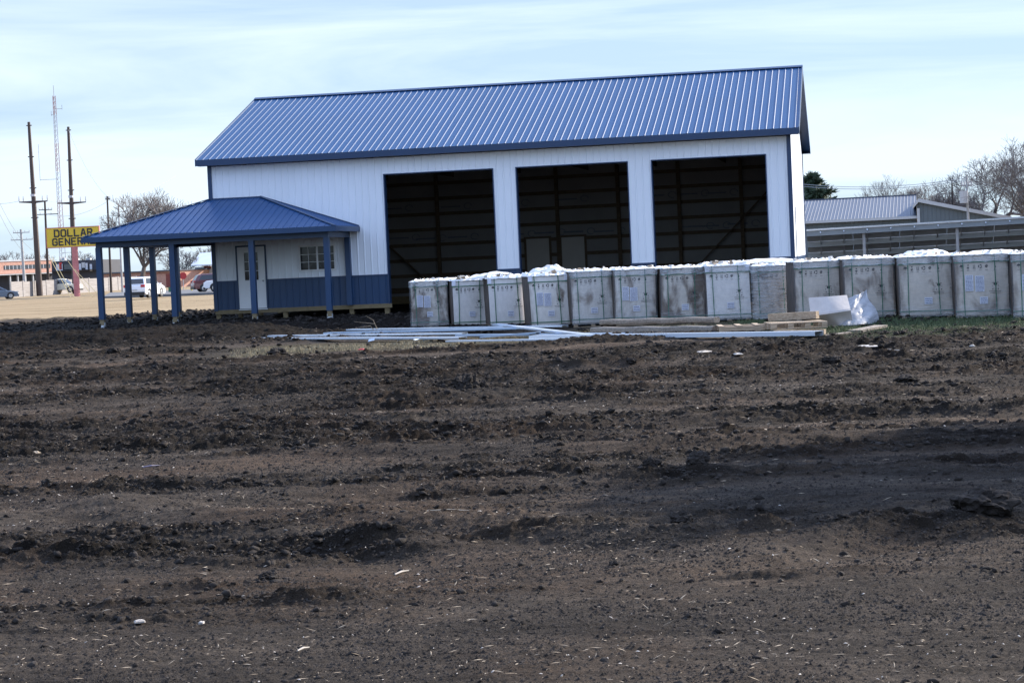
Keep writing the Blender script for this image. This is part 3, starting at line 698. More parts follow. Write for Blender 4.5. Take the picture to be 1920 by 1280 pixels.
# hip caps
def cap(p,q): MB().bar(Vector(p)+Vector((0,0,.025)),Vector(q)+Vector((0,0,.025)),.11,.022).build('hip_cap',M['blue_trim'],barn)
cap((0,-.03,ZPH),(XL,YE,ZPE)); cap((XR,-.03,ZPH),(XE,YE,ZPE)); cap((-.02,0,ZPH),(XR,0,ZPH)) if 0 else None
MB().box(0,XR,-.07,-.03,ZPH-.02,ZPH+.03).build('wall_flashing',M['blue_trim'],barn)
MB().bar((XR,-.05,ZPH+.02),(XE,-.05,ZPE+.03),.04,.05).build('wall_flashing',M['blue_trim'],barn)
# beams
bt=ZPE-.152; bb=bt-.185
def beam(a,b): MB().bar((a[0],a[1],(bt+bb)/2),(b[0],b[1],(bt+bb)/2),.15,bt-bb).build('porch_beam',M['blue_steel'],barn)
XP4=4.727
beam((X0-.075,-PD),(XP4+.075,-PD)); beam((XP4,-PD+.076),(XP4,-.04)); beam((X0,-PD+.076),(X0,-PD+3*S+.075)); beam((X0+.076,-PD+3*S),(-.04,-PD+3*S))
porch=[(X0,-PD),(X0+2.5,-PD),(2.235,-PD),(XP4,-PD),(X0,-PD+S),(X0,-PD+2*S),(X0,-PD+3*S),(XP4,-.12)]
for k,(x,y) in enumerate(porch):
    g=float(gh(x,y))-.02
    if k==7: g=0
    mb=MB(); w=.088
    mb.box(x-w,x+w,y-w,y+w,g+.30 if k<7 else .0,bb); pst=mb.build('porch_post',M['blue_steel'],barn)
    if k<7:
        MB().box(x-.07,x+.07,y-.07,y+.07,g+.11,g+.298).build('post_core',M['wood'],pst)
        b=MB(); b.box(x-.08,x+.08,y-.08,y+.08,g+.04,g+.108); b.box(x-.084,x-.072,y-.05,y+.05,g+.10,g+.2); b.box(x+.072,x+.084,y-.05,y+.05,g+.10,g+.2); b.build('post_bracket',M['galv'],pst)
        b=MB(); n=14; b.prism([(x+.30*math.cos(2*math.pi*j/n),y+.30*math.sin(2*math.pi*j/n),g-.2) for j in range(n)],(0,0,.238)); b.build('post_footing',M['concrete'],pst)
# ================================================================ CARTONS ON PALLETS
def carton(x0,x1,yb,Z,rz,W=None,style='wrap',Ht=1.27,label='',seed=0,film=True,labels=0,stain=None,depth=2.2,open_top=False,slant=0):
    c=PG((x0+x1)/2,Z); W=W or (x1-x0)*Z/F*.985
    hy=484.6-((x0+x1)/2-960)*.0445
    z=CAM.z-(yb-hy)*Z/F
    c.z=z
    root=empty('carton',c,rz,label,'carton','cartons strapped on pallets in the long row')
    rs=random.Random(seed)
    w=W/2
    # pallet
    p=MB()
    for yy in (.04,depth/2-.05,depth-.14):
        for xx in (-w+.02,-.05,w-.12): p.box(xx,xx+.10,yy,yy+.10,.02,.095)
    p.box(-w+.01,w-.01,.03,.13,0,.018); p.box(-w+.01,w-.01,depth-.14,depth-.04,0,.018)
    for k in range(7): yy=.02+k*(depth-.14)/6; p.box(-w,w,yy,yy+.10,.096,.115)
    p.build('pallet',M['pallet'],root)
    # carton shell: grid faces with a slight bulge and dents
    zb=.12; zt=Ht+.12
    mb=MB()
    def face(O,U,V,N,uu,vv,nu,nv,amp,sd):
        i=len(mb.v)
        for a in range(nu+1):
            for b in range(nv+1):
                s_,t_=a/nu,b/nv; k=math.sin(math.pi*s_)*math.sin(math.pi*t_)
                d=amp*k+.010*k**.5*(float(vn(s_*4+sd,t_*4,sd))-.5) if k>1e-6 else 0
                pp=O+U*(uu*s_)+V*(vv*t_)+N*d; pp.x+=slant*(pp.z-zb); mb.v.append(tuple(pp))
        for a in range(nu):
            for b in range(nv): q=i+a*(nv+1)+b; mb.f.append((q,q+nv+1,q+nv+2,q+1))
    face(Vector((-w,0,zb)),X,Zv,Vector((0,-1,0)),W,zt-zb,10,12,.018,seed*3+1)
    face(Vector((w,depth,zb)),Vector((-1,0,0)),Zv,Yv,W,zt-zb,6,8,.02,seed*3+4)
    face(Vector((-w,0,zt)),X,Yv,Zv,W,depth,8,12,.02,seed*3+5)
    base,st,lo,hi,gr=stain or ((.50,.50,.50),(.17,.13,.105),.56,.60,.6)
    mt=wetcard('carton_board',base,st,lo,hi,seed,gr)
    mb.build('carton_body',mt,root)
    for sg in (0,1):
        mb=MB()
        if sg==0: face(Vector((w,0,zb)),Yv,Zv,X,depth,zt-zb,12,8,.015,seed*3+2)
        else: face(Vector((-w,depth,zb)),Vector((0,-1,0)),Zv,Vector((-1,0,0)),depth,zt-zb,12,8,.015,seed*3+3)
        mb.build('carton_side',M['shadedside'],root)
    Y=-.024
    sx=lambda z:slant*(z-zb)
    # printed symbols
    p=MB(); zi=zt-.235; xs=[-.40,-.27,-.15,-.03,.10,.27]; sc=W/1.05
    def dsk(cx,cz,r,a0=0,a1=360,r2=0):
        n=10
        for k in range(n):
            t0=R(a0+(a1-a0)*k/n); t1=R(a0+(a1-a0)*(k+1)/n)
            p.quad((cx+math.cos(t0)*r,Y,cz+math.sin(t0)*r),(cx+math.cos(t1)*r,Y,cz+math.sin(t1)*r),(cx+math.cos(t1)*r2,Y,cz+math.sin(t1)*r2),(cx+math.cos(t0)*r2,Y,cz+math.sin(t0)*r2))
    def rc(x_,z_,a,b): p.quad((x_,Y,z_),(x_+a,Y,z_),(x_+a,Y,z_+b),(x_,Y,z_+b))
    xs=[q*sc+sx(zi) for q in xs]
    dsk(xs[0],zi,.042,0,180); rc(xs[0]-.003,zi-.04,.006,.04)
    dsk(xs[1],zi-.012,.024,180,360); rc(xs[1]-.024,zi-.012,.048,.004); rc(xs[1]-.012,zi+.02,.03,.022); rc(xs[1]-.003,zi-.055,.006,.03); rc(xs[1]-.018,zi-.06,.036,.006)
    for q in (-.02,.01): rc(xs[2]+q,zi-.04,.01,.075); 
    rc(xs[2]-.025,zi-.05,.06,.006)
    for q in (0,120,240): dsk(xs[3],zi,.042,q+15,q+100,.024)
    dsk(xs[4],zi,.032,30,300,.016); rc(xs[4]-.004,zi-.01,.026,.02)
    rc(xs[5]-.004,zi-.01,.008,.06); dsk(xs[5],zi-.02,.018)
    for q in xs: rc(q-.03,zi-.085,.06,.006); 
    # mark with brackets and two lines of small text
    bx=.26*sc+sx(.75); bz=.76
    rc(bx-.035,bz-.02,.07,.045); rc(bx-.07,bz+.03,.14,.008); rc(bx-.07,bz-.06,.006,.05); rc(bx+.064,bz-.06,.006,.05); dsk(bx-.055,bz-.10,.012); dsk(bx+.06,bz-.10,.012)
    for q in range(9): rc(bx-.13+q*.028,bz-.155,.02,.010)
    for q in range(8): rc(bx-.11+q*.028,bz-.19,.018,.008)
    p.build('printed_symbols',M['ink' if not film else 'ink'],root)
    # paper labels
    def lab(cx,cz,a,b,lines,m1='paper'):
        q=MB().box(cx-a/2,cx+a/2,Y-.006,Y-.002,cz-b/2,cz+b/2).build('paper_label',M[m1],root)
        t=MB()
        for k in range(lines):
            zz=cz+b/2-(k+.75)*b/(lines+.5); h=b/(lines+.5)*.45; xx=cx-a*.40
            while xx<cx+a*.36:
                ww=rs.uniform(.012,.035) if lines>4 else rs.uniform(.015,.03); t.box(xx,min(xx+ww,cx+a*.42),Y-.0085,Y-.007,zz-h/2,zz+h/2); xx+=ww+.008
        t.build('label_text',M['inkblue'],q)
    if labels>=2: lab(-.26*sc+sx(.8),.80,.17,.34,11); lab(-.05*sc+sx(.8),.78,.19,.34,12)
    if labels>=1: lab((.04 if labels!=2 else .02)*sc+sx(.4),.42,.17,.15,3)
    # straps
    for zz in (zb+.08,zt-.14):
        s=MB(); tw=.022
        s.box(-w-.03+sx(zz),w+.03+sx(zz),Y-.012,Y-.008,zz-tw/2,zz+tw/2); s.box(w+.024+sx(zz),w+.03+sx(zz),Y-.008,depth,zz-tw/2,zz+tw/2); s.build('strap',M['strap'],root)
    for xx in (-w*.70,w*.52):
        s=MB(); tw=.020; j=rs.uniform(-.03,.03)
        s.prism([(xx-tw/2,Y-.018,zb-.02),(xx+tw/2,Y-.018,zb-.02),(xx+tw/2+sx(zt)+j,Y-.018,zt+.02),(xx-tw/2+sx(zt)+j,Y-.018,zt+.02)],(0,.004,0))
        s.build('strap',M['strap'],root)
    if film:
        f=MB(); nn=9
        for k in range(nn):
            pass
        mbv=mb; mb2=MB(); e=.034
        def ff(O,U,V,N,uu,vv,nu,nv):
            i=len(mb2.v)
            for a in range(nu+1):
                for b in range(nv+1):
                    s_,t_=a/nu,b/nv
                    d=.012*(float(vn(s_*5+seed,t_*11+s_*4,7))-.5)
                    pp=O+U*(uu*s_)+V*(vv*t_)+N*d; pp.x+=slant*(pp.z-zb); mb2.v.append(tuple(pp))
            for a in range(nu):
                for b in range(nv): q=i+a*(nv+1)+b; mb2.f.append((q,q+nv+1,q+nv+2,q+1))
        ff(Vector((-w-e,-e-.012,zb-.05)),X,Zv,Vector((0,-1,0)),W+2*e,zt-zb+.06,12,22)
        ff(Vector((w+e,-e-.012,zb-.05)),Yv,Zv,X,depth+e,zt-zb+.06,12,14)
        mb2.build('stretch_film',M['film2' if style=='thick' else 'film'],root,smooth=True)
        # folded collar of wrap turned down over the top edge
        c2=MB(); n=26
        for k in range(n):
            a=-w-.045+(W+.09)*k/n; b=-w-.045+(W+.09)*(k+1)/n
            h0=.10+.06*float(vn(k*.6,seed,8)); h1=.10+.06*float(vn((k+1)*.6,seed,8)); o0=.055+.03*float(vn(k*.9,seed,3)); o1_=.055+.03*float(vn((k+1)*.9,seed,3))
            s0=sx(zt)
            c2.quad((a+s0,-o0,zt-h0),(b+s0,-o1_,zt-h1),(b+s0,-.05,zt+.02),(a+s0,-.05,zt+.02)); c2.quad((a+s0,-.05,zt+.02),(b+s0,-.05,zt+.02),(b+s0,.12,zt+.035),(a+s0,.12,zt+.035))
        c2.build('wrap_collar',M['film2'],root)
    # torn covering heaped on the top
    tp=MB(); nx,ny=18,26; i=len(tp.v); hh=.03 if not open_top else .07
    for a in range(nx+1):
        for b in range(ny+1):
            s_,t_=a/nx,b/ny
            e_=min(s_,1-s_,t_,1-t_)
            hgt=hh*float(fbm(s_*5+seed*3,t_*8,12,3))*1.3+.05*max(0,float(vn(s_*14,t_*18+seed,15))-.6)/.4
            jx=.03*(rs.random()-.5)
            tp.v.append((-w-.03+(W+.06)*s_+jx+sx(zt),-.035+(depth+.05)*t_+.03*(rs.random()-.5),zt+.024+(hgt if e_>0 else -.02*rs.random())))
    for a in range(nx):
        for b in range(ny): q=i+a*(ny+1)+b; tp.f.append((q,q+ny+1,q+ny+2,q+1))
    tp.build('torn_top_wrap',M['torn'],root)
    for k in range(14 if open_top else 8):
        fl=MB()
        cx=rs.uniform(-w,w)+sx(zt); cy=rs.uniform(-.02,.5); a=rs.uniform(0,3.1); ln=rs.uniform(.07,.24 if open_top else .14); hg=rs.uniform(.02,.12 if open_top else .07)
        p0=Vector((cx,cy,zt+.05)); dv=Vector((math.cos(a),math.sin(a)*.5,0))*ln; q=Vector((rs.uniform(-.05,.05),rs.uniform(-.08,.02),hg))
        fl.prism([p0,p0+dv,p0+dv*rs.uniform(.7,1.1)+q*rs.uniform(.5,1),p0+dv*.2+q],(0,.006,.004))
        fl.build('torn_flap',M['tan' if (open_top and k%2) or k%4==3 else 'torn'],root)
    if open_top:
        # ragged tear along the front edge and white corner pieces
        e=MB(); n=24
        for k in range(n):
            a=-w+W*k/n; b=-w+W*(k+1)/n; e.prism([(a+sx(zt),-.012,zt-.01),(b+sx(zt),-.012,zt-.01),(b+sx(zt),-.012,zt+.028),((a+b)/2+sx(zt),-.012,zt+.012+.02*rs.random())],(0,.01,0))
        e.build('torn_edge',M['torn'],root)
        e=MB()
        for q in (-w-.012,w-.088): e.box(q+sx(zt),q+.10+sx(zt),-.04,.06,zt-.12,zt+.03)
        e.build('corner_guard',M['paper'],root)
    return root
rz=R(-5.5)
clean=((.72,.69,.66),(.30,.26,.22),.72,.80,.0)
mild=((.62,.585,.54),(.20,.155,.12),.53,.68,.85)
hard=((.60,.55,.48),(.15,.11,.08),.44,.55,.95)
lab=['weathered brown stained carton at the far left end of the row behind the blue trim','clean pale carton with torn open top, second from the left end of the row','clean pale carton with torn open top, third from the left end of the row','leaning pale carton with torn paper heaped on top and two paper sheets on its front',
 'film wrapped carton with one small label, behind the left ends of the timbers','film wrapped carton with two wrinkled paper sheets, directly above the stacked timbers','film wrapped carton with a broad brown bell shaped stain across its front','carton with crumpled cardboard on top and loose film pulled diagonally across its front',
 'grey streaked carton turned behind loose stretch film, just left of the first tall carton','tall plain carton behind the folded cardboard sheet','tall carton with crumpled collar directly behind the crumpled plastic sheet','tall carton with one small white label, first right of the plastic sheet',
 'tall carton with two white sheets, a small label and a round brown stain','tall carton cut off by the right edge of the picture']
spec=[(766,836,617,57.2,dict(stain=hard,labels=2,film=True)),
(846,912,617,56.0,dict(stain=clean,labels=1,film=False,open_top=True)),
(914,988,617,54.2,dict(stain=clean,labels=1,film=False,open_top=True)),
(991,1066,618,52.0,dict(stain=((.74,.70,.65),(.2,.16,.13),.62,.68,.5),labels=2,film=False,open_top=True,slant=-.03)),
(1069,1146,613,51.0,dict(stain=mild,labels=1,film=True)),
(1149,1226,610,50.2,dict(stain=mild,labels=2,film=True)),
(1236,1318,608,49.6,dict(stain=hard,labels=1,film=True)),
(1322,1404,605,49.0,dict(stain=clean,labels=1,film=True,open_top=True)),
(1409,1486,603,48.8,dict(stain=((.42,.38,.34),(.17,.135,.11),.50,.58,.8),labels=0,film=True,style='thick')),
(1488,1571,602,46.2,dict(stain=mild,labels=0,film=True)),
(1581,1672,601,45.0,dict(stain=mild,labels=0,film=True)),
(1685,1782,600,43.9,dict(stain=((.72,.68,.63),(.20,.16,.13),.62,.68,.7),labels=1,film=True)),
(1790,1888,600,43.0,dict(stain=mild,labels=2,film=True)),
(1898,1992,600,42.1,dict(stain=mild,labels=2,film=True))]
for q in (9,10,11,12,13):
    x0_,x1_,yb_,Z_,kw_=spec[q]; b_,st_,lo_,hi_,g_=kw_['stain']; kw_['stain']=((.60,.535,.46),st_,lo_,hi_,g_)
hts=[1.26,1.24,1.26,1.30,1.29,1.28,1.28,1.26,1.26,1.27,1.28,1.29,1.29,1.29]
for k,(x0,x1,yb,Z,kw) in enumerate(spec):
    xc=(x0+x1)/2; ca=math.atan((xc-960)/F)+R(9 if k==0 else (3 if k==8 else -5.5))
    carton(x0,x1,yb,Z,-(YAW+ca)+R(random.uniform(-1.2,1.2)),label=lab[k],seed=k+1,Ht=hts[k]-.02+random.uniform(-.02,.02),**dict(dict(slant=random.uniform(-.022,.022)),**kw))
# extra heaps on top: crumpled sheets
def crumple(name,c,a,b,h,matn,label,cat,seed,rz_=0,thick=.01,n=16):
    mb=MB(); rs=random.Random(seed)
    for s_ in (0,1):
        i=len(mb.v)
        for p in range(n+1):
            for q in range(n+1):
                u,v=p/n,q/n; e=math.sin(math.pi*u)*math.sin(math.pi*v)
                z=h*e**.6*(.35+.9*float(fbm(u*4+seed,v*4,seed,3)))+.35*h*(abs(float(vn(u*7,v*7,seed+5))-.5)*2)*e**.3
                mb.v.append(((u-.5)*a*(1+.2*float(vn(v*5,seed,2))),(v-.5)*b*(1+.2*float(vn(u*5,seed,3))),z+.01-(thick if s_ else 0)))
        for p in range(n):
            for q in range(n):
                t=i+p*(n+1)+q; mb.f.append((t,t+n+1,t+n+2,t+1) if not s_ else (t,t+1,t+n+2,t+n+1))
    o=mb.build(name,M[matn],None); o.location=c; o.rotation_euler.z=rz_; return tag(o,label,cat)
def topz(px,py,Z): return PZ(px,py,Z)
for k,(px,py,Z,a,b,h,lb) in enumerate(((925,517,54.8,1.2,.7,.15,'torn white paper heap bridging the second and third cartons'),
  (1030,508,52.8,.95,.7,.20,'tall heap of torn white paper on the leaning carton'),(1735,475,44.8,1.0,.7,.14,'crumpled white paper on top of the twelfth carton, right of the array post'),
  (1858,474,43.8,1.1,.8,.10,'long low crumple of white paper on top of the carton with the round stain'),(1362,498,50.0,.8,.6,.14,'crumpled pale cardboard on top of the carton with diagonal loose film'),(1440,489,50.2,1.5,.9,.10,'flattened white film over the grey streaked carton'))):
    crumple('torn_paper_heap',topz(px,py+4,Z+.5),a,b,h,'torn',lb,'torn paper',40+k)
# ================================================================ things lying in front
def profile_bar(name,a,b,w,h,matn,label,cat,group=None,t=.006,lift=0):
    """open U shaped metal flashing with returned edges"""
    a=Vector(a); b=Vector(b); d=(b-a).normalized(); s=Vector((d.y,-d.x,0)).normalized(); up=s.cross(d); up=up if up.z>0 else -up
    a=a+up*(lift+.03); b=b+up*(lift+.03)
    prof=[(-w/2,0),(-w/2,h),(w/2,h),(w/2,h*.15),(w/2-t,h*.15),(w/2-t,h-t),(-w/2+t,h-t),(-w/2+t,0)]
    mb=MB(); mb.prism([a+s*x+up*y for x,y in prof],b-a); o=mb.build(name,M[matn]); return tag(o,label,cat,group)
G='metal trim pieces lying in front of the cartons'
def gp(px,py,dz=0): p=GP(px,py); return Vector((p.x,p.y,p.z+dz))
profile_bar('metal_trim',gp(481,640,.02),gp(868,640,.03),.26,.05,'white_trim','pale blue metal trim nearest the field at the left end of the pile','metal trim',G)
profile_bar('metal_trim',gp(507,636,.03),gp(872,634,.06),.20,.05,'white_trim','pale metal trim second from the front at the left of the pile','metal trim',G)
profile_bar('metal_trim',gp(612,635,.09),gp(1000,627,.10),.22,.05,'blue_flash','bluish metal trim lying over the left half of the pile','metal trim',G)
profile_bar('metal_trim',gp(655,629,.10),gp(1060,623,.10),.22,.05,'white_trim','rearmost pale metal trim against the foot of the first cartons','metal trim',G)
profile_bar('metal_trim',gp(930,624,.16),gp(1108,639,.06),.20,.05,'white_trim','short pale trim crossing the pile diagonally','metal trim',G)
profile_bar('metal_trim',gp(860,636,.04),gp(1180,634,.04),.20,.05,'blue_flash','dull bluish trim under the diagonal piece in the middle of the pile','metal trim',G)
profile_bar('metal_trim',gp(840,646,.03),gp(1060,644,.04),.14,.04,'white_trim','thin white trim at the front middle of the pile','metal trim',G)
profile_bar('metal_trim',gp(1000,642,.03),gp(1536,638,.05),.26,.10,'white_trim','long bright silver trim running right to below the pallets','metal trim',G)
profile_bar('metal_trim',gp(905,640,.05),gp(1010,636,.10),.24,.04,'blue_flash','short blue trim offcut lying on the middle of the pile','metal trim',G)
for (px,py) in ((690,642),(745,641),(775,640),(792,641)):
    p=gp(px,py,.02); mb=MB(); mb.prism([p,p+Vector((.16,0,.03)),p+Vector((.18,.02,.10)),p+Vector((.02,.02,.06))],(0,.02,.0)); tag(mb.build('metal_offcut',M['white_trim']),'small bent white metal offcut at the front edge of the left trim pile','metal offcut','small bent metal offcuts')
# timbers
def timber(a,b,w,h,matn,label):
    a=Vector(a); b=Vector(b); d=(b-a); n=14; mb=MB(); s=Vector((d.y,-d.x,0)).normalized(); i=len(mb.v)
    for k in range(n+1):
        p=a+d*(k/n)+Vector((0,0,.008*math.sin(k*1.3)))
        for j in range(10):
            t=2*math.pi*j/10; rx=abs(math.cos(t))**.5*(1 if math.cos(t)>0 else -1); rzz=abs(math.sin(t))**.5*(1 if math.sin(t)>0 else -1)
            mb.v.append(tuple(p+s*(rx*w/2*(1+.05*math.sin(k*2.1+j)))+Vector((0,0,rzz*h/2+h/2))))
    for k in range(n):
        for j in range(10): mb.f.append((i+k*10+j,i+k*10+(j+1)%10,i+(k+1)*10+(j+1)%10,i+(k+1)*10+j))
    mb.f.append(tuple(i+j for j in range(10))); mb.f.append(tuple(i+n*10+j for j in range(10)))
    return tag(mb.build('timber',M[matn]),label,'timber','weathered timbers lying before the cartons')
timber(gp(1113,629),gp(1342,627),.20,.19,'oldwood','brown weathered timber at the front of the two, behind the silver trim')
timber(gp(1130,624,.18),gp(1345,620,.18),.18,.13,'oldwood','grey weathered timber lying on top of the front timber')
timber(gp(1200,628,.0),gp(1352,624,.0),.10,.09,'oldwood','short grey timber between the front timber and the pallet')
def pallet(c,rz_,label,w=1.15,d=1.0):
    root=empty('pallet',c,rz_,label,'pallet','loose broken pallets')
    for k in range(3): MB().box(-w/2,w/2,-d/2+k*(d-.09)/2,-d/2+.09+k*(d-.09)/2,.018,.11).build('bearer',M['pallet'],root)
    for k in range(5): x=-w/2+k*(w-.11)/4; MB().box(x,x+.11,-d/2,d/2,.111,.13).build('deck_board',M['pallet'],root)
    for k in range(3): x=-w/2+k*(w-.11)/2; MB().box(x,x+.11,-d/2,d/2,0,.017).build('bottom_board',M['pallet'],root)
    return root
def block_pallet(c,rz_,label,w=1.2,d=1.0):
    root=empty('pallet',c,rz_,label,'pallet','loose broken pallets')
    for k in range(3):
        for j in range(4): x=-w/2+j*(w-.12)/3; y=-d/2+k*(d-.1)/2; MB().box(x,x+.12,y,y+.10,.021,.11).build('block',M['pallet'],root)
        y=-d/2+k*(d-.1)/2; MB().box(-w/2,w/2,y,y+.10,0,.02).build('bottom_board',M['pallet'],root); 
    for k in range(5): y=-d/2+k*(d-.12)/4; MB().box(-w/2,w/2,y,y+.12,.111,.132).build('deck_board',M['pallet'],root)
    return root
pc=gp(1445,634); pr_=YAW*-1
pallet(gp(1418,624,.06),R(8),'worn grey pallet lying flat left of the pale plank',1.6,1.0)
block_pallet(gp(1492,624,.10),R(12),'pale block pallet lying flat under the thick plank',1.15,.9)
tag(MB().bar(gp(1444,622,.30),gp(1534,620,.33),.14,.15).build('plank',M['pallet']),'thick pale wooden beam lying on top of the block pallet','plank')
tag(MB().bar(gp(1455,628,.03)+Vector((0,-.55,.04)),gp(1548,626,.03)+Vector((0,-.55,.04)),.10,.10).build('plank',M['pallet']),'pale squared beam lying in front of the block pallet','plank')
tag(MB().bar(gp(1540,634,.03),gp(1592,627,.04),.12,.03).build('plank',M['oldwood']),'thin grey board on the grass below the cardboard sheet','plank')
tag(MB().bar(gp(1602,624,.03),gp(1652,616,.05),.3,.05).build('plank',M['oldwood']),'short grey board under the crumpled plastic sheet','plank')
# folded cardboard + plastic sheet
def sheet_grid(name,fn,nu,nv,matn,label,cat,thick=.008,smooth=False):
    mb=MB()
    for s_ in (0,1):
        i=len(mb.v)
        for a in range(nu+1):
            for b in range(nv+1):
                p=fn(a/nu,b/nv); mb.v.append(tuple(Vector(p)+Vector((0,thick*s_,0))))
        for a in range(nu):
            for b in range(nv):
                q=i+a*(nv+1)+b; mb.f.append((q,q+nv+1,q+nv+2,q+1) if not s_ else (q,q+1,q+nv+2,q+nv+1))
    # rim
    n1=(nu+1)*(nv+1)
    for a in range(nu):
        q=a*(nv+1); mb.f.append((q,q+n1,q+nv+1+n1,q+nv+1)); q=a*(nv+1)+nv; mb.f.append((q,q+nv+1,q+nv+1+n1,q+n1))
    for b in range(nv):
        q=b; mb.f.append((q,q+1,q+1+n1,q+n1)); q=nu*(nv+1)+b; mb.f.append((q,q+n1,q+1+n1,q+1))
    return tag(mb.build(name,M[matn],None,smooth),label,cat)
M['sheetcard']=mat('pale_cardboard',(.44,.40,.37),.7,0,.1,4,bump=.2,bscale=10)
M['plastic']=mat('cloudy_plastic',(.34,.345,.36),.4,0,.2,3,bump=.9,bscale=7,stretch=(1,1,3))
M['plastic'].node_tree.nodes['Principled BSDF'].inputs['Alpha'].default_value=.82
ZS=42.6
q1,q2,q3,q4=PZ(1516,558,ZS),PZ(1588,553,ZS),PZ(1595,581,ZS-.35),PZ(1520,592,ZS-.35)
q5,q6=PZ(1600,612,ZS-.9+.5),PZ(1545,612,ZS-.9+.5)
def cb(u,v):
    if v<.55:
        t=v/.55; a=q1.lerp(q2,u); b=q4.lerp(q3,u); p=a.lerp(b,t)
    else:
        t=(v-.55)/.45; a=q4.lerp(q3,u)+Vector((0,.10*t,0)); b=q6.lerp(q5,u)+Vector((0,.25,0)); p=a.lerp(b,t)
    return p+Vector((0,-.12*math.sin(math.pi*u)+.03*float(vn(u*3,v*3,5)),0))
sheet_grid('cardboard_sheet',cb,16,16,'sheetcard','bent grey cardboard sheet standing against the cartons above the pallets','cardboard',.01)
def ps(u,v):
    a=PZ(1588,560,ZS+.5).lerp(PZ(1625,545,ZS+.7),u); b=PZ(1560,612,ZS-.2).lerp(PZ(1650,606,ZS+.1),u)
    p=a.lerp(b,v); p+=Vector((.04*math.sin(v*7+u*3),-.30*math.sin(math.pi*u)*(.4+.6*v)+.10*(float(fbm(u*5,v*5+u*4,9,3))-.5)*2,.03*float(vn(u*6,v*6,4)))); return p
sheet_grid('plastic_sheet',ps,26,26,'plastic','crumpled cloudy plastic sheet slumped against the tall cartons','plastic sheet',.012,True)
tag(MB().bar(PZ(1612,543,ZS+.85),PZ(1634,572,ZS+.6),.10,.03).build('wood_offcut',M['oldwood']),'brown wooden offcut sticking up behind the plastic sheet','wood offcut')
for a,b in (((1487,603),(1480,587)),): pass
# big named clods
from mathutils import noise as mn
def clod(px,py,w,h,seed,label,group=None):
    p=GP(px,py); d=(p-CAM).length; W_=w*d/F; H_=h*d/F
    import bmesh
    bm=bmesh.new(); bmesh.ops.create_icosphere(bm,subdivisions=4,radius=1)
    for v in bm.verts:
        c=v.co.copy(); n=mn.fractal(c*1.3+Vector((seed*7.7,seed,0)),1,2,4)*.42+mn.fractal(c*5+Vector((seed,0,3)),1,2,3)*.16+abs(mn.noise(c*9))*.08
        v.co=c*(1+n); v.co.x*=W_/2; v.co.y*=W_/2*.9; v.co.z*=H_*.62
    me=bpy.data.meshes.new('soil_clod'); bm.to_mesh(me); bm.free(); me.materials.append(M['clod'])
    o=bpy.data.objects.new('soil_clod',me); col.objects.link(o); o.location=(p.x,p.y,gz(p.x,p.y)+H_*.30); o.rotation_euler.z=seed
    return tag(o,label,'soil clod',group)
cl=[(875,742,48,32,'pointed brown clod standing alone in the middle of the field'),(905,740,26,16,'small dark clod touching the right foot of the pointed clod'),
(1223,893,30,20,'dark rounded clod left of a larger one at the edge of the shade'),(1308,893,44,28,'large dark clod at the edge of the shade, right of the rounded one'),
(1280,982,46,20,'low wedge shaped clod below the shaded strip'),(1560,686,34,16,'dark clod right of centre, above the tyre streaks'),(1595,692,34,16,'ragged clod immediately right of the dark clod above the tyre streaks'),
(520,665,40,14,'flat black clod below the left trim end'),(296,694,24,14,'dark clod at left, larger of a close pair'),(312,694,12,9,'tiny clod, smaller of the close pair at left'),
(112,703,26,14,'dark clod nearest the left edge of the field'),(90,670,22,11,'small dark clod above the one nearest the left edge'),(215,668,26,12,'dark clod below the left porch corner'),
(1700,724,46,14,'low broad dark clod at right among tyre streaks'),(1840,972,110,44,'big broad lump of soil in the shade at the right edge'),(1330,695,26,12,'small clod under the plastic scraps'),
(560,853,26,12,'small dark clod at left centre of the field'),(1150,1052,18,9,'small clod alone in the smooth soil below centre'),(1185,690,18,11,'small clod below the middle of the silver trim'),(505,1078,40,16,'clod with straw in the lower left soil')]
for k,(px,py,w,h,lb) in enumerate(cl): clod(px,py,w,h,k+1,lb,None)
# litter
def scrap(px,py,w,h,matn,label,cat,seed,name='litter'):
    p=GP(px,py); d=(p-CAM).length; W_=w*d/F; H_=h*d/F
    o=crumple(name,(p.x,p.y,gz(p.x,p.y)+.005),W_,W_*.7,H_*.45,matn,label,cat,seed,seed,.006,8)
    return o
scrap(678,659,12,5,'red','small crumpled red scrap below the left trim pile','litter',3,'red_scrap')
scrap(1320,670,28,6,'chip','thin torn white scrap right of centre below the silver trim','litter',4,'paper_scrap')
scrap(1384,672,20,6,'chip','rounded white scrap below the pallets','litter',5,'paper_scrap')
scrap(1628,658,46,6,'chip','long torn white strip on soil below the plastic sheet','litter',6,'paper_scrap')
scrap(1672,661,18,5,'chip','short white strip at the right end of the torn strip','litter',7,'paper_scrap')
scrap(1823,653,12,7,'chip','small round white scrap at right below the grass','litter',8,'paper_scrap')
scrap(1425,818,30,7,'straw','pale corn husk on the soil right of centre','litter',9,'corn_husk')
scrap(262,1166,18,9,'chip','small white torn scrap in the lower left soil','litter',10,'paper_scrap')
scrap(378,1166,12,7,'chip','grey white scrap right of the lower left torn scrap','litter',11,'paper_scrap')
scrap(67,855,16,8,'straw','pale chunk of wood near the left edge','litter',12,'wood_chunk')
scrap(494,597+15,8,6,'chip','small pale stone beside the second porch footing','litter',14,'pale_stone')
def stick(px0,py0,px1,py1,r,matn,label,name='stick'):
    a=GP(px0,py0); b=GP(px1,py1); a.z=gz(a.x,a.y)+r*1.2; b.z=gz(b.x,b.y)+r*1.2; mdl=(a+b)/2+Vector((0,0,.006))
    tag(MB().tube([a,mdl,b],[r*.7,r,r*.4],6).build(name,M[matn]),label,name.replace('_',' '))
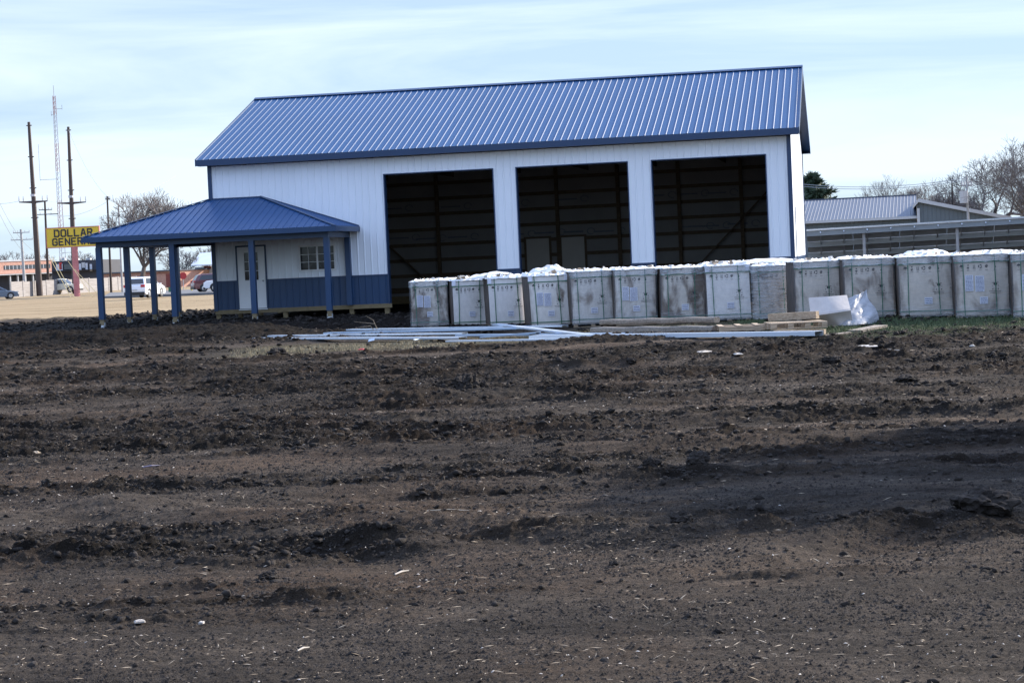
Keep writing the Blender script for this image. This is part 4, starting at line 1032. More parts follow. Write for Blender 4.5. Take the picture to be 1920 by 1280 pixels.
stick(808,979,880,974,.007,'straw','long pale stalk lying above the centre rut')
stick(472,998,540,1014,.012,'oldwood','brown stick lying in the centre left rut')
stick(740,1068,766,1058,.007,'chip','flat grey stick below the rut')
stick(558,1224,580,1214,.006,'chip','pale splinter at the bottom centre left')
stick(268,880,300,876,.008,'bluecloth','thin blue plastic strip left of centre','plastic_strip')
stick(1600,655,1690,660,.016,'chip','thin white stick by the torn strip')
# weed stalks by the bank
for k,(pts) in enumerate((((710,615),(700,600),(686,592)),((712,618),(703,607),(664,603)),((705,620),(695,611),(672,614)))):
    Zs=54.0; P=[PZ(x,y,Zs-.1*i) for i,(x,y) in enumerate(pts)]; P[0].z=gz(P[0].x,P[0].y)-.02
    tag(MB().tube(P,[.012,.009,.004],5).build('weed_stalk',M['straw']),['upright dry weed stalk above the trim pile','arching dry weed stalk bending left above the trim pile','low dry weed stalk leaning left over the trim pile'][k],'weed')
# ================================================================ SOLAR ARRAY
def solar():
    Zt=86.0
    a=PZ(1512,432.5,Zt+1.2); b=PZ(1760,418,Zt); c_=PZ(2090,398,Zt-1.0)
    d=(c_-a); d.z=0; ln=d.length; d.normalize(); nrm=Vector((-d.y,d.x,0))
    if nrm.dot(_FH)<0: nrm=-nrm
    
    root=empty('solar_array',(a.x,a.y,float(gh(a.x,a.y))),math.atan2(d.y,d.x),'long dark ground mounted solar array seen from behind, above the right hand cartons','solar array')
    h=a.z-root.location.z; tl=R(28); dn=4.2
    zl=lambda t:h-math.sin(tl)*t; yl=lambda t:math.cos(tl)*t
    dz=(c_.z-a.z)/ln
    # panel rows, with small gaps
    for k in range(4):
        t0=.05+k*1.03; t1=t0+.99
        mb=MB(); nx=int(ln/2.0)
        for j in range(nx):
            x=j*2.0; x1=x+1.97
            mb.prism([(x,yl(t0),zl(t0)+dz*x),(x1,yl(t0),zl(t0)+dz*x1),(x1,yl(t1),zl(t1)+dz*x1),(x,yl(t1),zl(t1)+dz*x)],(0,.014,.03))
        mb.build('panel_row',M['panel'],root)
        for tt in (t0+.02,):
            MB().prism([(0,yl(tt)-.02,zl(tt)-.22),(ln,yl(tt)-.02,zl(tt)-.22+dz*ln),(ln,yl(tt)-.02,zl(tt)-.01+dz*ln),(0,yl(tt)-.02,zl(tt)-.01)],(0,.04,-.0)).build('purlin',M['purlin_grey'],root)
    MB().prism([(0,-.03,h-.01),(ln,-.03,h-.01+dz*ln),(ln,-.03,h+.055+dz*ln),(0,-.03,h+.055)],(0,.05,0)).build('top_rail',M['alu'],root)
    for j in range(int(ln/1.0)):
        x=.6+j*1.0
        MB().bar((x,0,h-.10+dz*x),(x-.05,yl(dn),zl(dn)-.10+dz*x),.05,.07).build('rafter',M['alu'],root)
    for j in range(4):
        x=1.0+j*3.95+1.45
        if x<ln: MB().tube([(x,.25,-.3),(x,.25,h-.2+dz*x)],.07,10).build('support_post',M['pole_grey'],root); MB().tube([(x,.25,.6),(x,2.6,zl(2.6)-.12)],.035,8).build('strut',M['alu'],root)
solar()
# ================================================================ GREY BUILDING AT RIGHT
def greyb():
    Z=150
    r0=PZ(1480,377.5,Z+6); r1=PZ(1718,367.5,Z+4)
    d=(r1-r0); d.z=0; ln=d.length; d.normalize(); ang=math.atan2(d.y,d.x)
    e=PZ(1500,416,Z); gb=float(gh(e.x,e.y))
    root=empty('grey_metal_building',(r0.x,r0.y,gb),ang,'low grey metal building with ribbed roof and a side wing, right of the white barn','building')
    hr=r0.z-gb; dz=(r1.z-r0.z)/ln
    nrm=Vector((d.y,-d.x,0))  # toward camera
    he=PZ(1510,416,Z).z-gb; run=9.0
    s=Vector((0,run,hr-he)); sl_=s.length; s.normalize()
    mb=MB(); mb.sheet((-8,-run,he),X,s,Vector((0,-s.z,s.y)),0,ln+8,lambda u:0,lambda u:sl_,pitch=.25,bw=.08,tw=.03,hh=.018); mb.build('roof',M['greyroof'],root)
    mb=MB(); mb.prism([(-8,0,hr),(-8,run,he),(-8,run,he-.1),(-8,-run+.1,he-.1)],(ln+8,0,0)); mb.build('roof_back',M['greyroof'],root)
    MB().box(-8,ln,-.15,.15,hr-.04,hr+.06).build('ridge_cap',M['greyroof'],root)
    MB().box(-8,ln+.3,-run-.12,-run,he-.17,he+.02).build('gutter',M['lightgrey'],root)
    mb=MB(); mb.sheet((-8,-run+.35,0),X,Zv,(0,-1,0),0,ln+8,lambda u:0,lambda u:he-.12,pitch=.3); mb.build('wall',M['greywall'],root)
    # wing: gable facing camera with asymmetrical roof
    px=PZ(1722,374,Z-4)
    x0=ln-.1
    loc=lambda p:(Matrix.Rotation(-ang,3,'Z')@(p-root.location))
    A=loc(PZ(1711,388,Z-5)); B=loc(PZ(1722,375,Z-5)); C=loc(PZ(1895,409,Z-5)); yq=(A.y+B.y)/2
    wall=[(A.x+.25,yq,0),(C.x-.2,yq,0),(C.x-.2,yq,C.z-.1),(B.x,yq,B.z-.12),(A.x+.25,yq,A.z-.02)]
    mb=MB(); mb.sheet((0,yq,0),X,Zv,(0,-1,0),A.x+.3,C.x-.2,lambda u:0,lambda u:(A.z+(B.z-A.z)*(u-A.x)/(B.x-A.x) if u<B.x else B.z+(C.z-B.z)*(u-B.x)/(C.x-B.x))-.1,pitch=.3); mb.build('wing_wall',M['greywall'],root)
    mb=MB(); mb.prism([(A.x+.3,yq+.03,0),(A.x+.3,yq+.03,A.z-.1),(B.x,yq+.03,B.z-.15),(C.x-.2,yq+.03,C.z-.15),(C.x-.2,yq+.03,0)],(0,9,0)); mb.build('wing_body',M['greywall'],root)
    for p,q in ((A,B),(B,C)):
        mb=MB(); mb.prism([(p.x,yq-.25,p.z-.02),(q.x,yq-.25,q.z-.02),(q.x,yq-.25,q.z+.08),(p.x,yq-.25,p.z+.08)],(0,9.5,0)); mb.build('wing_roof',M['greyroof'],root)
        mb=MB(); mb.prism([(p.x,yq-.29,p.z-.16),(q.x,yq-.29,q.z-.16),(q.x,yq-.29,q.z+.1),(p.x,yq-.29,p.z+.1)],(0,.035,0)); mb.build('rake_board',M['lightgrey'],root)
    MB().box(A.x+.3,A.x+.5,yq-.16,yq-.04,0,A.z-.12).build('downpipe',M['lightgrey'],root)
greyb()
# ================================================================ TREES
def bare_tree(base,h,seed,label,rmin=.02,spread=1.0,levels=6,lean=0,twigs=True,group=None,tr=None,low=.25,dens=1.0):
    rs=random.Random(seed); root=empty('bare_tree',base,rs.uniform(0,6.28),label,'tree',group)
    tk=MB(); cr=MB(); tr=tr or h*.018
    def grow(p,d,l,r,lev):
        n=4 if lev<3 else 3; pts=[p]; q=p.copy(); dd=d.copy()
        for k in range(n):
            dd=(dd+Vector((rs.gauss(0,.10),rs.gauss(0,.10),rs.gauss(.03,.06)))).normalized(); q=q+dd*(l/n); pts.append(q.copy())
        r1=r*.62
        (tk if lev<2 else cr).tube(pts,[max(rmin*(1 if lev<levels else .7),r+(r1-r)*k/n) for k in range(n+1)],8 if lev<2 else (4 if lev<4 else 3),cap=lev<3)
        if lev>=levels: return
        nb=rs.choice((3,4)) if lev==0 else (rs.choice((2,3,3)) if lev<4 else rs.choice((2,3,4)))
        nb=max(2,int(nb*dens+.4))
        side=dd.orthogonal().normalized(); ph=rs.uniform(0,6.28)
        for k in range(nb):
            a=ph+2*math.pi*k/nb+rs.uniform(-.5,.5); ax=(side*math.cos(a)+dd.cross(side)*math.sin(a))
            sp_=rs.uniform(.35,.75)*spread
            nd=(dd*math.cos(sp_)+ax*math.sin(sp_)+Vector((0,0,.10))).normalized()
            grow(pts[-1],nd,l*rs.uniform(.62,.86),r1*rs.uniform(.65,.9),lev+1)
        # side shoots along the branch
        if lev>=1:
            for k in range(1,n):
                if rs.random()<.75*dens:
                    a=rs.uniform(0,6.28); ax=(side*math.cos(a)+dd.cross(side)*math.sin(a))
                    nd=(dd*.6+ax*.8+Vector((0,0,.15))).normalized(); grow(pts[k],nd,l*rs.uniform(.35,.6),r*.35,min(levels,lev+2))
    l0=h*low
    grow(Vector((0,0,-.2)),Vector((lean,0,1)).normalized(),l0,tr,0)
    # scale crown to the height asked for
    zs=max(v[2] for v in cr.v); s=h/zs
    for m_ in (tk,cr): m_.v=[(a*s,b*s,c*s) for a,b,c in m_.v]
    tk.build('trunk',M['bark'],root); cr.build('crown',M['twig'],root); return root
def tree_px(px,ytop,Z,seed,label,**k):
    p=PG(px,Z); top=PZ(px,ytop,Z).z; p.z=float(gh(p.x,p.y)); return bare_tree(p,top-p.z,seed,label,rmin=Z/F*.25,**k)
tree_px(262,350,228,12,'large bare spreading tree seen above and through the left porch',spread=1.0,levels=6,low=.16,dens=1.25)
tree_px(1848,255,150,5,'tall bare tree at the right with a thick trunk behind the grey wing',spread=1.2,levels=7,low=.2,tr=.32)
tree_px(1935,268,140,8,'bare tree cut by the right edge beside the tall one',spread=1.0,levels=7,low=.22,tr=.3)
tree_px(1738,334,165,14,'rounded bare tree above the ridge end of the grey building',spread=1.25,levels=6,low=.2,dens=1.4)
tree_px(1683,326,175,19,'thin sparse bare tree above the grey ribbed roof',spread=.9,levels=6,low=.3,dens=1.2)
tree_px(1782,348,160,23,'small bare tree between the rounded tree and the tall tree',spread=1.2,levels=6,low=.2,dens=1.3)
for k,(px,yt,Z,lb) in enumerate(((12,470,420,'far bare tree at the very left edge above the brick school'),(72,472,430,'far bare tree seen between the two dark poles left of the sign'),(160,468,430,'far bare tree right of the sign post'),(125,478,440,'far low bare tree behind the sign post'),(325,462,330,'bare tree seen between the porch posts behind the brick hall'),(385,458,330,'bare tree behind the pale roofed house'),(348,470,300,'bare shrubby tree beside the stop sign'))):
    tree_px(px,yt,Z,31+k,lb,spread=1.1,levels=5,low=.2,dens=1.1)
def pine(base,h,w,seed,label,name='pine_tree',nb=150,nclump=34,needle=.5,cat='tree',z0=.12,nw=1,pw=.65,cl=1.0):
    rs=random.Random(seed); root=empty(name,base,0,label,cat); tk=MB(); fo=MB()
    tk.tube([(0,0,-.2),(0,0,h*.5),(0,0,h*.97)],[h*.022,h*.014,h*.003],8)
    for k in range(nb):
        t=rs.random()**.8; z=h*(z0+(1-z0)*t); r=w*(1-t)**pw*rs.uniform(.55,1.1)+.15; a=rs.uniform(0,6.28)
        d=Vector((math.cos(a),math.sin(a),.22+.3*t)); e=Vector((0,0,z))+d*r
        tk.tube([(0,0,z),tuple(e)],[h*.004,h*.001],3,cap=False)
        for j in range(nclump):
            s=.25+.75*rs.random(); c=Vector((0,0,z))+d*(r*s)+Vector((rs.gauss(0,.10),rs.gauss(0,.10),rs.gauss(.02,.05)))*r*.55*cl
            n=Vector((rs.gauss(0,1),rs.gauss(0,1),rs.gauss(.2,.6))).normalized(); m_=(d*.5+n).normalized()*needle*rs.uniform(.4,1); o_=n.cross(d).normalized()*needle*.10*nw
            fo.quad(c-o_,c+o_,c+m_)
    tk.build('trunk',M['bark'],root); fo.build('crown',M['needles'],root)
p=PG(1528,170); pine(p,PZ(1535,334,170).z-p.z,3.6,3,'dark green pine above the grey roof beside the white gable',nb=95,nclump=120,needle=.75,z0=.2,nw=1.3,pw=.75,cl=.45)
# evergreen out of frame whose shade crosses the field at right
uu,dd_=12.9,22.7
bx_=CAM.x+_R0.x*uu+_FH.x*dd_; by_=CAM.y+_R0.y*uu+_FH.y*dd_
def round_evergreen(base,cz,rx,rz_,n,seed,label):
    root=empty('evergreen_tree',base,0,label,'tree'); r_=np.random.default_rng(seed)
    MB().tube([(0,0,-.3),(.1,0,cz*.6),(0,.1,cz+rz_*.5)],[.24,.17,.05],10).build('trunk',M['bark'],root)
    v=r_.normal(size=(n,3)); v/=np.linalg.norm(v,axis=1)[:,None]; rad=r_.random(n)**.4
    lump=.72+.5*fbm(v[:,0]*1.8+5,v[:,1]*1.8+v[:,2]*1.5+3,seed,3)
    c=v*(rad*lump)[:,None]*np.array([rx,rx,rz_])+np.array([0,0,cz])
    a=r_.normal(size=(n,3)); a/=np.linalg.norm(a,axis=1)[:,None]; b=np.cross(a,r_.normal(size=(n,3))); b/=np.linalg.norm(b,axis=1)[:,None]
    L_=.10; co=np.stack([c-b*.035,c+b*.035,c+a*L_+b*.01,c+a*L_-b*.01],1).reshape(-1,3); f=(np.array([[0,1,2,3]])+(np.arange(n)*4)[:,None])
    o=npmesh('crown',co,f,M['needles']); o.parent=root
round_evergreen(Vector((bx_,by_,-.6)),5.0,2.9,2.3,38000,4,'dense evergreen standing right of the field, outside the picture')
# ================================================================ POLES, SIGN, TOWER
def pole_px(px,ytop,ybase,Z):
    b=PG(px,Z); return b
def transmission(pxb,Z,pxt,yt,arm_y,arm0,arm1,label,r=.34):
    b=PG(pxb,Z); t=PZ(pxt,yt,Z); root=empty('transmission_pole',b,0,label,'utility pole')
    tl=t-b; MB().tube([Vector((0,0,-.3)),tl*.5,tl],[r,r*.72,r*.42],12).build('shaft',M['pole_steel'],root)
    h=tl.length
    a0=PZ(arm0,arm_y+1.2,Z)-b; a1=PZ(arm1,arm_y-1.2,Z)-b; mid=PZ(pxt+(pxb-pxt)*(arm_y-yt)/max(1,(550-yt)),arm_y+1,Z)-b
    MB().tube([a0,mid+Vector((0,0,.0)),a1],[.07,.17,.07],8).build('crossarm',M['pole_steel'],root)
    for p in (a0,a0.lerp(mid,.3),a1.lerp(mid,.35),a1): MB().tube([p,p+Vector((0,0,.35)),p+Vector((0,0,.75))],[.05,.09,.04],6).build('insulator',M['porcelain'],root)
    MB().tube([mid+Vector((0,0,.7)),mid+Vector((0,0,1.0))],[.33,.33],10).build('band',M['porcelain'],root)
    for q in (.98,.80,.62,.45):
        p=tl*q; MB().tube([p+Vector((-.35-.25*(1-q),0,0)),p+Vector((.35+.25*(1-q),0,0))],.07,6).build('bracket',M['pole_steel'],root)
    return root
transmission(73,253,54,229,378,36,89,'dark steel transmission pole left of the yellow sign',.42)
transmission(140,262,128,238,380,108,161,'dark steel transmission pole rising behind the yellow sign',.40)
def wood_pole(pxb,pxt,yt,Z,label,r=.15,arms=((.92,1.1),),matn='pole_dark',white=False):
    b=PG(pxb,Z); t=PZ(pxt,yt,Z); root=empty('utility_pole',b,0,label,'utility pole'); tl=t-b
    MB().tube([(0,0,-.2),tl],[r,r*.65],10).build('shaft',M[matn],root)
    for q,w in arms:
        p=tl*q; MB().bar(p-_R0*w+Vector((0,.12,0)),p+_R0*w+Vector((0,.12,0)),.1,.12).build('crossarm',M['pole_grey' if white else matn],root)
        for s in (-1,-.45,.45,1): MB().tube([p+_R0*w*s*.95+Vector((0,.12,.05)),p+_R0*w*s*.95+Vector((0,.12,.32))],.05,6).build('insulator',M['porcelain'],root)
    return root
wood_pole(90,84,378,300,'thin dark wooden pole just left of the yellow sign',.22,((.91,1.0),(.86,1.9)))
wood_pole(46,39,430,290,'pale concrete pole with two white crossarms near the left edge',.24,((.95,1.2),(.84,1.6)),'pole_grey',True)
wood_pole(207,201,368,245,'dark wooden pole rising left of the bare tree above the porch',.16,((.97,.3),))
wood_pole(228,222,386,240,'slim grey pole between the second porch post and the bare tree',.13,(),'pole_grey')
wood_pole(1817,1812,331,140,'slim pole in front of the tall bare tree carrying a transformer',.11,((.9,.35),),'pole_grey')
wood_pole(1787,1785,343,150,'short thin dark pole left of the transformer pole',.09,())
p=PZ(1807,370,139.8); tag(MB().tube([p-Vector((0,0,.4)),p+Vector((0,0,.45))],.28,12).build('transformer',M['lightgrey']),'grey can transformer hanging by the slim pole at right','transformer')
# lattice tower
def tower():
    Z=620; b=PG(119,Z); t=PZ(101,180,Z); root=empty('lattice_tower',b,0,'thin red and white lattice radio mast rising between the two dark poles','radio mast')
    tl=t-b; n=40; w0,w1=1.1,.45
    def P(q,k): w=w0+(w1-w0)*q; a=2*math.pi*k/3; return tl*q+Vector((math.cos(a)*w,math.sin(a)*w,0))
    secs=[]
    for i in range(n):
        q0,q1=i/n,(i+1)/n
        if i%6==0: secs.append(MB())
        mb=secs[-1]
        for k in range(3):
            mb.tube([P(q0,k),P(q1,k)],.10,4); mb.tube([P(q0,k),P(q1,(k+1)%3)],.05,3,cap=False)
    M['mastred']=mat('mast_red',(.40,.25,.24),.6); M['mastwhite']=mat('mast_white',(.46,.47,.5),.6)
    for q,sc_ in enumerate(secs): sc_.build('red_section' if q%2==0 else 'white_section',M['mastred' if q%2==0 else 'mastwhite'],root)
    MB().tube([tl,tl+Vector((0,0,3.2))],.08,5).build('whip_antenna',M['pole_grey'],root)
    for q,w in ((.93,2.3),(.90,-1.1),(.56,-5.6),(.17,4.5),(.12,4.5)):
        p=tl*q; a=MB(); a.tube([p,p+_R0*w],.07,4); a.tube([p+_R0*w-Vector((0,0,.3)),p+_R0*w+Vector((0,0,1.2 if q!=.56 else 11))],.06,4); a.build('side_antenna',M['pole_grey'],root)
tower()
def wire(pts,r,label,group=None):
    tag(MB().tube(pts,r,4,cap=False).build('overhead_wire',M['wire']),label,'wire',group)
def sag(a,b,s,n=14): return [a.lerp(b,k/n)-Vector((0,0,s*4*(k/n)*(1-k/n))) for k in range(n+1)]
wire(sag(PZ(-30,318,200),PZ(64,470,300),1.5),.022,'faint wire sloping down at the left edge, upper one')
wire(sag(PZ(-30,335,200),PZ(56,480,300),1.5),.022,'faint wire sloping down at the left edge, lower one')
wire(sag(PZ(36,377,253),PZ(-60,372,255),.5),.019,'wire leaving the left transmission crossarm to the left')
wire(sag(PZ(89,376,253),PZ(108,378,262),.1),.019,'short wire between the two transmission crossarms')
wire(sag(PZ(128,242,262),PZ(205,372,245),1.2),.019,'faint guy wire from the second pole top down to the wooden pole')
wire(sag(PZ(161,379,262),PZ(330,330,330),1.0),.019,'faint wire from the second crossarm passing over the bare tree')
wire(sag(PZ(84,400,300),PZ(201,378,245),1.0),.019,'wire from the thin dark pole to the wooden pole')
wire(sag(PZ(1500,345,150),PZ(1812,334,140),.4),.018,'upper faint wire above the grey building')
wire(sag(PZ(1500,349,150),PZ(1812,338,140),.4),.018,'lower faint wire above the grey building')
# guy wires with yellow guards
for k,(x0,y0,x1,y1) in enumerate(((92,480,131,562),(97,480,138,566),(128,490,172,566),(140,505,186,560))):
    a=PZ(x0,y0,215); b=GP(x1,y1) if 0 else PG(x1,205); 
    tag(MB().tube([a,b],.030,6).build('guy_wire',M['guard']),['yellow guarded guy wire furthest left','yellow guarded guy wire second from left','yellow guarded guy wire crossing the sign post foot','yellow guarded guy wire nearest the porch corner post'][k],'guy wire','guarded guy wires by the sign')
# sign
def sign():
    Z=222; b=PG(143,Z); root=empty('store_sign',b,math.atan2(_R0.y,_R0.x),'yellow DOLLAR GENERAL sign on a faded red post','sign')
    c0=PZ(88,429,Z)-b; c1=PZ(186,424,Z)-b; c2=PZ(89,464.5,Z)-b
    w=(c1-c0).length; h=abs(c0.z-c2.z); 
    rot=Matrix.Rotation(-root.rotation_euler.z,3,'Z'); L0=rot@c0; x0=L0.x; z1=L0.z; z0=z1-h
    f=MB(); f.box(x0-.06,x0+w+.06,-.2,.2,z0-.08,z0); f.box(x0-.06,x0+w+.06,-.2,.2,z1,z1+.08); f.box(x0-.06,x0,-.2,.2,z0,z1); f.box(x0+w,x0+w+.06,-.2,.2,z0,z1); f.build('sign_frame',M['sign_p'],root)
    fc=MB().box(x0,x0+w,-.16,.16,z0,z1).build('sign_face',M['sign_y'],root)
    GL={'D':[(0,0,0,1),(0,0,.45,0),(0,1,.45,1),(.45,0,.62,.2),(.62,.2,.62,.8),(.62,.8,.45,1)],'O':[(0,.15,0,.85),(.62,.15,.62,.85),(.12,0,.5,0),(.12,1,.5,1),(0,.15,.12,0),(.5,0,.62,.15),(0,.85,.12,1),(.5,1,.62,.85)],
     'L':[(0,0,0,1),(0,0,.58,0)],'A':[(0,0,.24,1),(.24,1,.38,1),(.38,1,.62,0),(.1,.33,.52,.33)],'R':[(0,0,0,1),(0,1,.5,1),(.5,1,.6,.78),(.6,.78,.5,.5),(0,.5,.5,.5),(.3,.5,.62,0)],
     'G':[(0,.15,0,.85),(.12,0,.5,0),(.12,1,.5,1),(0,.15,.12,0),(0,.85,.12,1),(.5,1,.62,.8),(.5,0,.62,.15),(.62,.15,.62,.48),(.34,.48,.62,.48)],'E':[(0,0,0,1),(0,0,.58,0),(0,1,.58,1),(0,.5,.5,.5)],'N':[(0,0,0,1),(0,1,.62,0),(.62,0,.62,1)]}
    def text(st,x,z,ht,wd):
        mb=MB(); n=len(st); pw=wd/n; sc_=pw*.66/.62; th=pw*.21; q=0
        for k,ch in enumerate(st):
            for (a,b,c,d) in GL[ch]:
                p=Vector((x+k*pw+a*sc_,0,z+b*ht)); r=Vector((x+k*pw+c*sc_,0,z+d*ht)); e=(r-p).normalized()*th*.42; nn=Vector((-(r-p).z,0,(r-p).x)).normalized()*th/2; q+=1
                mb.prism([p-e-nn,r+e-nn,r+e+nn,p-e+nn],(0,-.03-.0015*(q%7),0))
        mb.v=[(a,b-.162,c) for a,b,c in mb.v]; mb.build('lettering',M['sign_b'],fc)
    text('DOLLAR',x0+w*.155,z0+h*.56,h*.33,w*.76); text('GENERAL',x0+w*.115,z0+h*.11,h*.33,w*.84)
    MB().tube([(0,0,-.2),(0,0,z0-.02)],.34,12).build('sign_post',M['sign_p'],root)
sign()
# ================================================================ FENCE, BUILDINGS AT LEFT
def sheet_road(name,pts,z,matn):
    mb=MB(); mb.quad(*[(p.x,p.y,z) for p in pts]); tag(mb.build(name,M[matn]),kind='structure')
def RP(px,Z): p=PG(px,Z); return p
ROADZ=-.68
mb=MB()
for (p0,p1,q1_,q0_) in (((192,190),(900,158),(900,200),(205,232)),):
    mb.box(0,0,0,0,0,0) if 0 else None
    a,b,c,d=[PG(*p) for p in (p0,p1,q1_,q0_)]; top=[Vector((v.x,v.y,ROADZ+.12)) for v in (a,b,c,d)]
    mb.prism([Vector((v.x,v.y,ROADZ-.4)) for v in (a,b,c,d)],(0,0,.52))
tag(mb.build('road',M['asphalt']),kind='structure')
def bx(c,rz_): return empty
def wallbox(mb,a,b,dep,z0,z1):
    """box standing along a->b (ground points), depth away from the camera"""
    a=Vector((a.x,a.y,0)); b=Vector((b.x,b.y,0)); d=(b-a).normalized(); n=Vector((-d.y,d.x,0))
    if n.dot(_FH)<0: n=-n
    mb.prism([a+Vector((0,0,z0)),b+Vector((0,0,z0)),b+n*dep+Vector((0,0,z0)),a+n*dep+Vector((0,0,z0))],(0,0,z1-z0)); return n
def on(a,b,t0,t1,z0,z1,off,th,mb):
    a=Vector((a.x,a.y,0)); b=Vector((b.x,b.y,0)); d=(b-a); n=Vector((-d.y,d.x,0)).normalized()
    if n.dot(_FH)<0: n=-n
    p=a+d*t0-n*off; q=a+d*t1-n*off
    mb.prism([p+Vector((0,0,z0)),q+Vector((0,0,z0)),q+n*th+Vector((0,0,z0)),p+n*th+Vector((0,0,z0))],(0,0,z1-z0))
def zat(px,py,Z): return PZ(px,py,Z).z
# fence
fa,fb=PG(20,246),PG(255,292)
root=empty('board_fence',fa,0,'long grey board fence behind the grass and the yellow sign','fence')
def loc(mb,name,m_,rt):
    o=rt.location; mb.v=[(a-o.x,b-o.y,c-o.z) for a,b,c in mb.v]; return mb.build(name,m_,rt)
for k in range(12):
    t0,t1=k/12,(k+1)/12; mb=MB(); top=1.15+(.03 if k%3==0 else -.02); on(fa,fb,t0+.002,t1-.002,-.75,top,0,.05,mb); loc(mb,'fence_panel',M['fencewood'],root)
    mb=MB(); on(fa,fb,t1-.004,t1+.004,-.8,top+.06,.05,.12,mb); loc(mb,'fence_post',M['fencewood'],root)
# brick school
sa,sb=PG(-60,330),PG(100,345)
root=empty('brick_school',sa,0,'pink brick building with a long window band behind the grey fence','building')
zt=zat(20,490,335)
mb=MB(); wallbox(mb,sa,sb,20,-.9,zt); loc(mb,'wall',M['brick'],root)
mb=MB(); on(sa,sb,.42,.97,zat(40,504,335),zat(40,496.5,335),.06,.1,mb); loc(mb,'window_band',M['winglass'],root)
for k in range(12): mb=MB(); t=.43+k*.045; on(sa,sb,t,t+.006,zat(40,504,335),zat(40,496.5,335),.10,.1,mb); loc(mb,'mullion',M['lightgrey'],root)
mb=MB(); on(sa,sb,.0,1,-.9,zat(40,512.5,335),.05,.1,mb); loc(mb,'shaded_glazing',M['darkwall'],root)
mb=MB(); on(sa,sb,.0,1.02,zat(40,514.5,335),zat(40,513,335),2.0,2.0,mb); loc(mb,'canopy',M['lightgrey'],root)
for k in range(7): mb=MB(); t=.40+k*.09; on(sa,sb,t,t+.010,-.9,zat(40,514,335),1.8,.3,mb); loc(mb,'column',M['lightgrey'],root)
mb=MB(); on(sa,sb,0,1.01,zt,zt+.25,.1,.4,mb); loc(mb,'coping',M['lightgrey'],root)
# dark store
da,db=PG(98,318),PG(192,318)
root=empty('dark_clad_building',da,0,'dark clad building with white fittings right of the sign post','building')
mb=MB(); wallbox(mb,da,db,16,-.9,zat(150,488,318)); loc(mb,'wall',M['darkwall'],root)
for (x0,x1,y0,y1,mm) in ((107,119,495,507,'whitewall'),(113,118,492,505,'red'),(150,154,494,507,'whitewall'),(162,166,493,506,'whitewall'),(170,174,495,508,'whitewall'),(122,136,495,505,'winglass'),(155,161,492,502,'lightgrey')):
    mb=MB(); on(da,db,(x0-98)/94,(x1-98)/94,zat((x0+x1)/2,y1,318),zat((x0+x1)/2,y0,318),.3,.25,mb); loc(mb,'wall_fitting',M[mm],root)
for x0,w in ((112,6),(138,5),(158,8),(176,4)):
    mb=MB(); on(da,db,(x0-98)/94,(x0+w-98)/94,zat(x0,488,318),zat(x0,484,318),-2,1.2,mb); loc(mb,'roof_unit',M['lightgrey'],root)
mb=MB(); on(da,db,0,1,zat(145,507,318),zat(145,506,318),1.2,1.2,mb); loc(mb,'canopy',M['darkwall'],root)
# brick hall
ha,hb=PG(192,300),PG(331,292)
root=empty('brick_hall',ha,0,'low salmon brick hall seen between the porch posts','building')
mb=MB(); wallbox(mb,ha,hb,14,-.9,zat(300,509,295)); loc(mb,'wall',M['brick'],root)
mb=MB(); on(ha,hb,-.01,1.01,zat(300,509,295),zat(300,506.5,295),.4,15,mb); loc(mb,'roof_edge',M['greyroof'],root)
for t in (.12,.3,.86): mb=MB(); on(ha,hb,t,t+.05,-.8,1.3,.05,.1,mb); loc(mb,'service_door',M['brick2'],root)
mb=MB(); on(ha,hb,.60,1,zat(300,513,295),zat(300,512,295),.06,.1,mb); loc(mb,'brick_course',M['brick2'],root)
# pale house
wa,wb=PG(366,300),PG(420,296)
root=empty('pale_roofed_house',wa,0,'house with a pale metal roof behind the red car','house')
mb=MB(); wallbox(mb,wa,wb,9,-.9,zat(390,500,300)); loc(mb,'wall',M['whitewall'],root)
a=PZ(358,499,297); b=PZ(425,496,293); c=PZ(430,472,301); d=PZ(375,476,305)
mb=MB(); mb.prism([a,b,c,d],(0,0,.15)); loc(mb,'roof',M['silver_roof'],root)
mb=MB(); on(wa,wb,.32,.56,zat(388,504,300),zat(388,499,300),.06,.1,mb); loc(mb,'red_gable_panel',M['brick2'],root)
mb=MB(); on(wa,wb,.05,.4,-.9,zat(370,512,300),.06,.1,mb); loc(mb,'carport_opening',M['darkwall'],root)
# stop sign, bollard, cabinet
p=PG(343,215); root=empty('stop_sign',p,math.atan2(_R0.y,_R0.x),'red octagonal stop sign by the far road','road sign')
MB().tube([(0,0,-.1),(0,0,1.9)],.035,6).build('sign_post',M['pole_grey'],root)
MB().prism([(.40*math.cos(R(22.5+45*k)),-.05,1.75+.40*math.sin(R(22.5+45*k))) for k in range(8)],(0,.02,0)).build('sign_plate',M['red'],root)
p=PG(358,212); root=empty('bollard',p,0,'yellow bollard right of the stop sign','bollard'); MB().tube([(0,0,-.1),(0,0,.86),(0,0,.93)],[.09,.09,.04],10).build('bollard_body',M['yellow'],root)
p=PG(318,205); root=empty('utility_box',p,0,'small green utility box beside the far road','utility box'); mb=MB(); mb.box(-.16,.16,-.15,.15,-.1,.62); mb.build('cabinet',M['green'],root); MB().box(-.18,.18,-.17,.17,.62,.67).build('cabinet_lid',M['green'],root)
